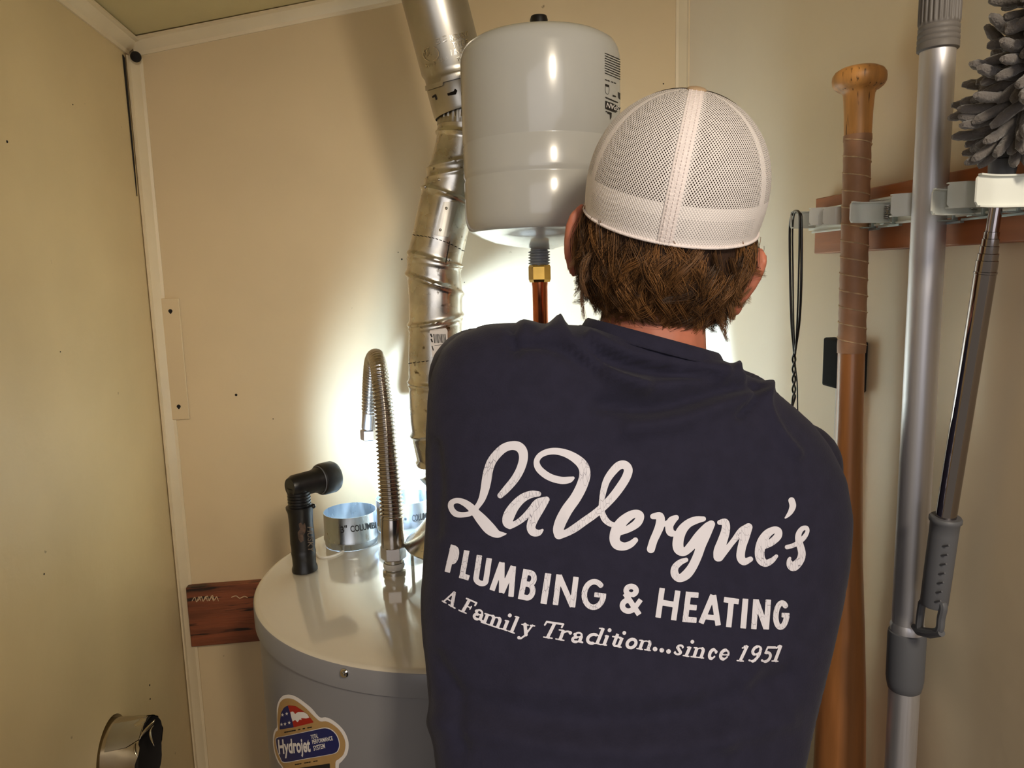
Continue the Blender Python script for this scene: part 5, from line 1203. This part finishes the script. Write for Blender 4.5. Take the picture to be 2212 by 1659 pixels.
    if ch == '5': r_((W_ * .28, H_ - k), (W_ * .98, H_ - k * .8), r=k * .8); r_((W_ * .24, H_ - k), (W_ * .16, H_ * .56), r=tn * 1.2); arc(W_ * .42, H_ * .32, W_ * .40, H_ * .28, -85, 110, r=k * .9); PT.seg(q(W_ * .14, k), q(W_ * .3, tn), k * .8, tn)
    if ch == '.': PT.seg(q(W_ / 2, H_ / 2), q(W_ / 2 + .1, H_ / 2), W_ / 2, W_ / 2)
o4, o5 = (940, 1160), (1320, 1230); sc_ = 5.267
for a in (('P', (115, 390), (225, 432), (185, 82)), ('L', (278, 462), (385, 497), (335, 143)), ('U', (428, 530), (598, 583), (478, 197)), ('M', (622, 598), (890, 688), (687, 264)), ('B', (942, 702), (1120, 738), (1005, 360)),
          ('I', (1198, 752), (1268, 768), (1252, 405)), ('N', (1337, 768), (1592, 803), (1378, 422)), ('G', (1648, 812), (1925, 845), (1683, 461))):
    glyph(a[0], a[1], a[2], a[3], 5.9, o4, sc_)
for a in (('&', (85, 495), (335, 515), (125, 152)), ('H', (500, 542), (738, 582), (548, 205)), ('E', (806, 595), (965, 608), (848, 250)), ('A', (988, 608), (1245, 640), (1029, 274)), ('T', (1248, 643), (1418, 668), (1282, 310)),
          ('I', (1465, 668), (1530, 672), (1492, 330)), ('N', (1587, 678), (1790, 683), (1612, 337)), ('G', (1825, 682), (2010, 690), (1850, 345))):
    glyph(a[0], a[1], a[2], a[3], 5.9, o5, sc_)
for a in (('As', (85, 735), (225, 815), (145, 580)), ('Fs', (270, 838), (395, 893), (355, 688)), ('a', (414, 915), (535, 968), (459, 800)), ('m', (528, 975), (740, 1048), (573, 860)), ('i', (752, 1048), (815, 1070), (797, 935)), ('l', (832, 1075), (900, 1100), (910, 890)),
          ('y', (950, 1100), (1095, 1118), (990, 985)), ('Ts', (1175, 1135), (1375, 1165), (1265, 955)), ('r', (1370, 1165), (1510, 1190), (1415, 1045)), ('a', (1525, 1188), (1668, 1212), (1570, 1070)), ('d', (1690, 1205), (1875, 1230), (1738, 1088)), ('i', (1888, 1228), (1945, 1236), (1932, 1112))):
    glyph(a[0], a[1], a[2], a[3], 3.5, o4, sc_)
for a in (('t', (-25, 868), (70, 880), (20, 755)), ('i', (45, 880), (110, 890), (92, 770)), ('o', (145, 888), (275, 905), (185, 778)), ('n', (285, 905), (450, 930), (325, 795)), ('s', (700, 965), (800, 978), (740, 850)), ('i', (812, 985), (880, 996), (862, 872)), ('n', (905, 998), (1050, 1015), (945, 880)),
          ('c', (1082, 1015), (1180, 1025), (1120, 898)), ('e', (1208, 1022), (1325, 1030), (1245, 905)), ('1', (1425, 1042), (1500, 1050), (1510, 862)), ('9', (1540, 1048), (1665, 1052), (1615, 866)), ('5', (1690, 1050), (1800, 1055), (1755, 868)), ('1', (1818, 1045), (1890, 1048), (1890, 860))):
    glyph(a[0], a[1], a[2], a[3], 3.4, o5, sc_)
for (x, y) in ((497, 905), (573, 918), (650, 932)): PT.seg((1320 + x / sc_, 1230 + y / sc_), (1320 + x / sc_ + .1, 1230 + y / sc_), 5.0, 5.0)
V2, F2 = PT.build(); g = lay(V2, F2, hitS, .0009)
obj('printed_lettering', g, M_print, parent=shirt, smooth=180, label='cracked white printed lettering on the back')

for o in bpy.data.objects:
    if '_b' in o: del o['_b']
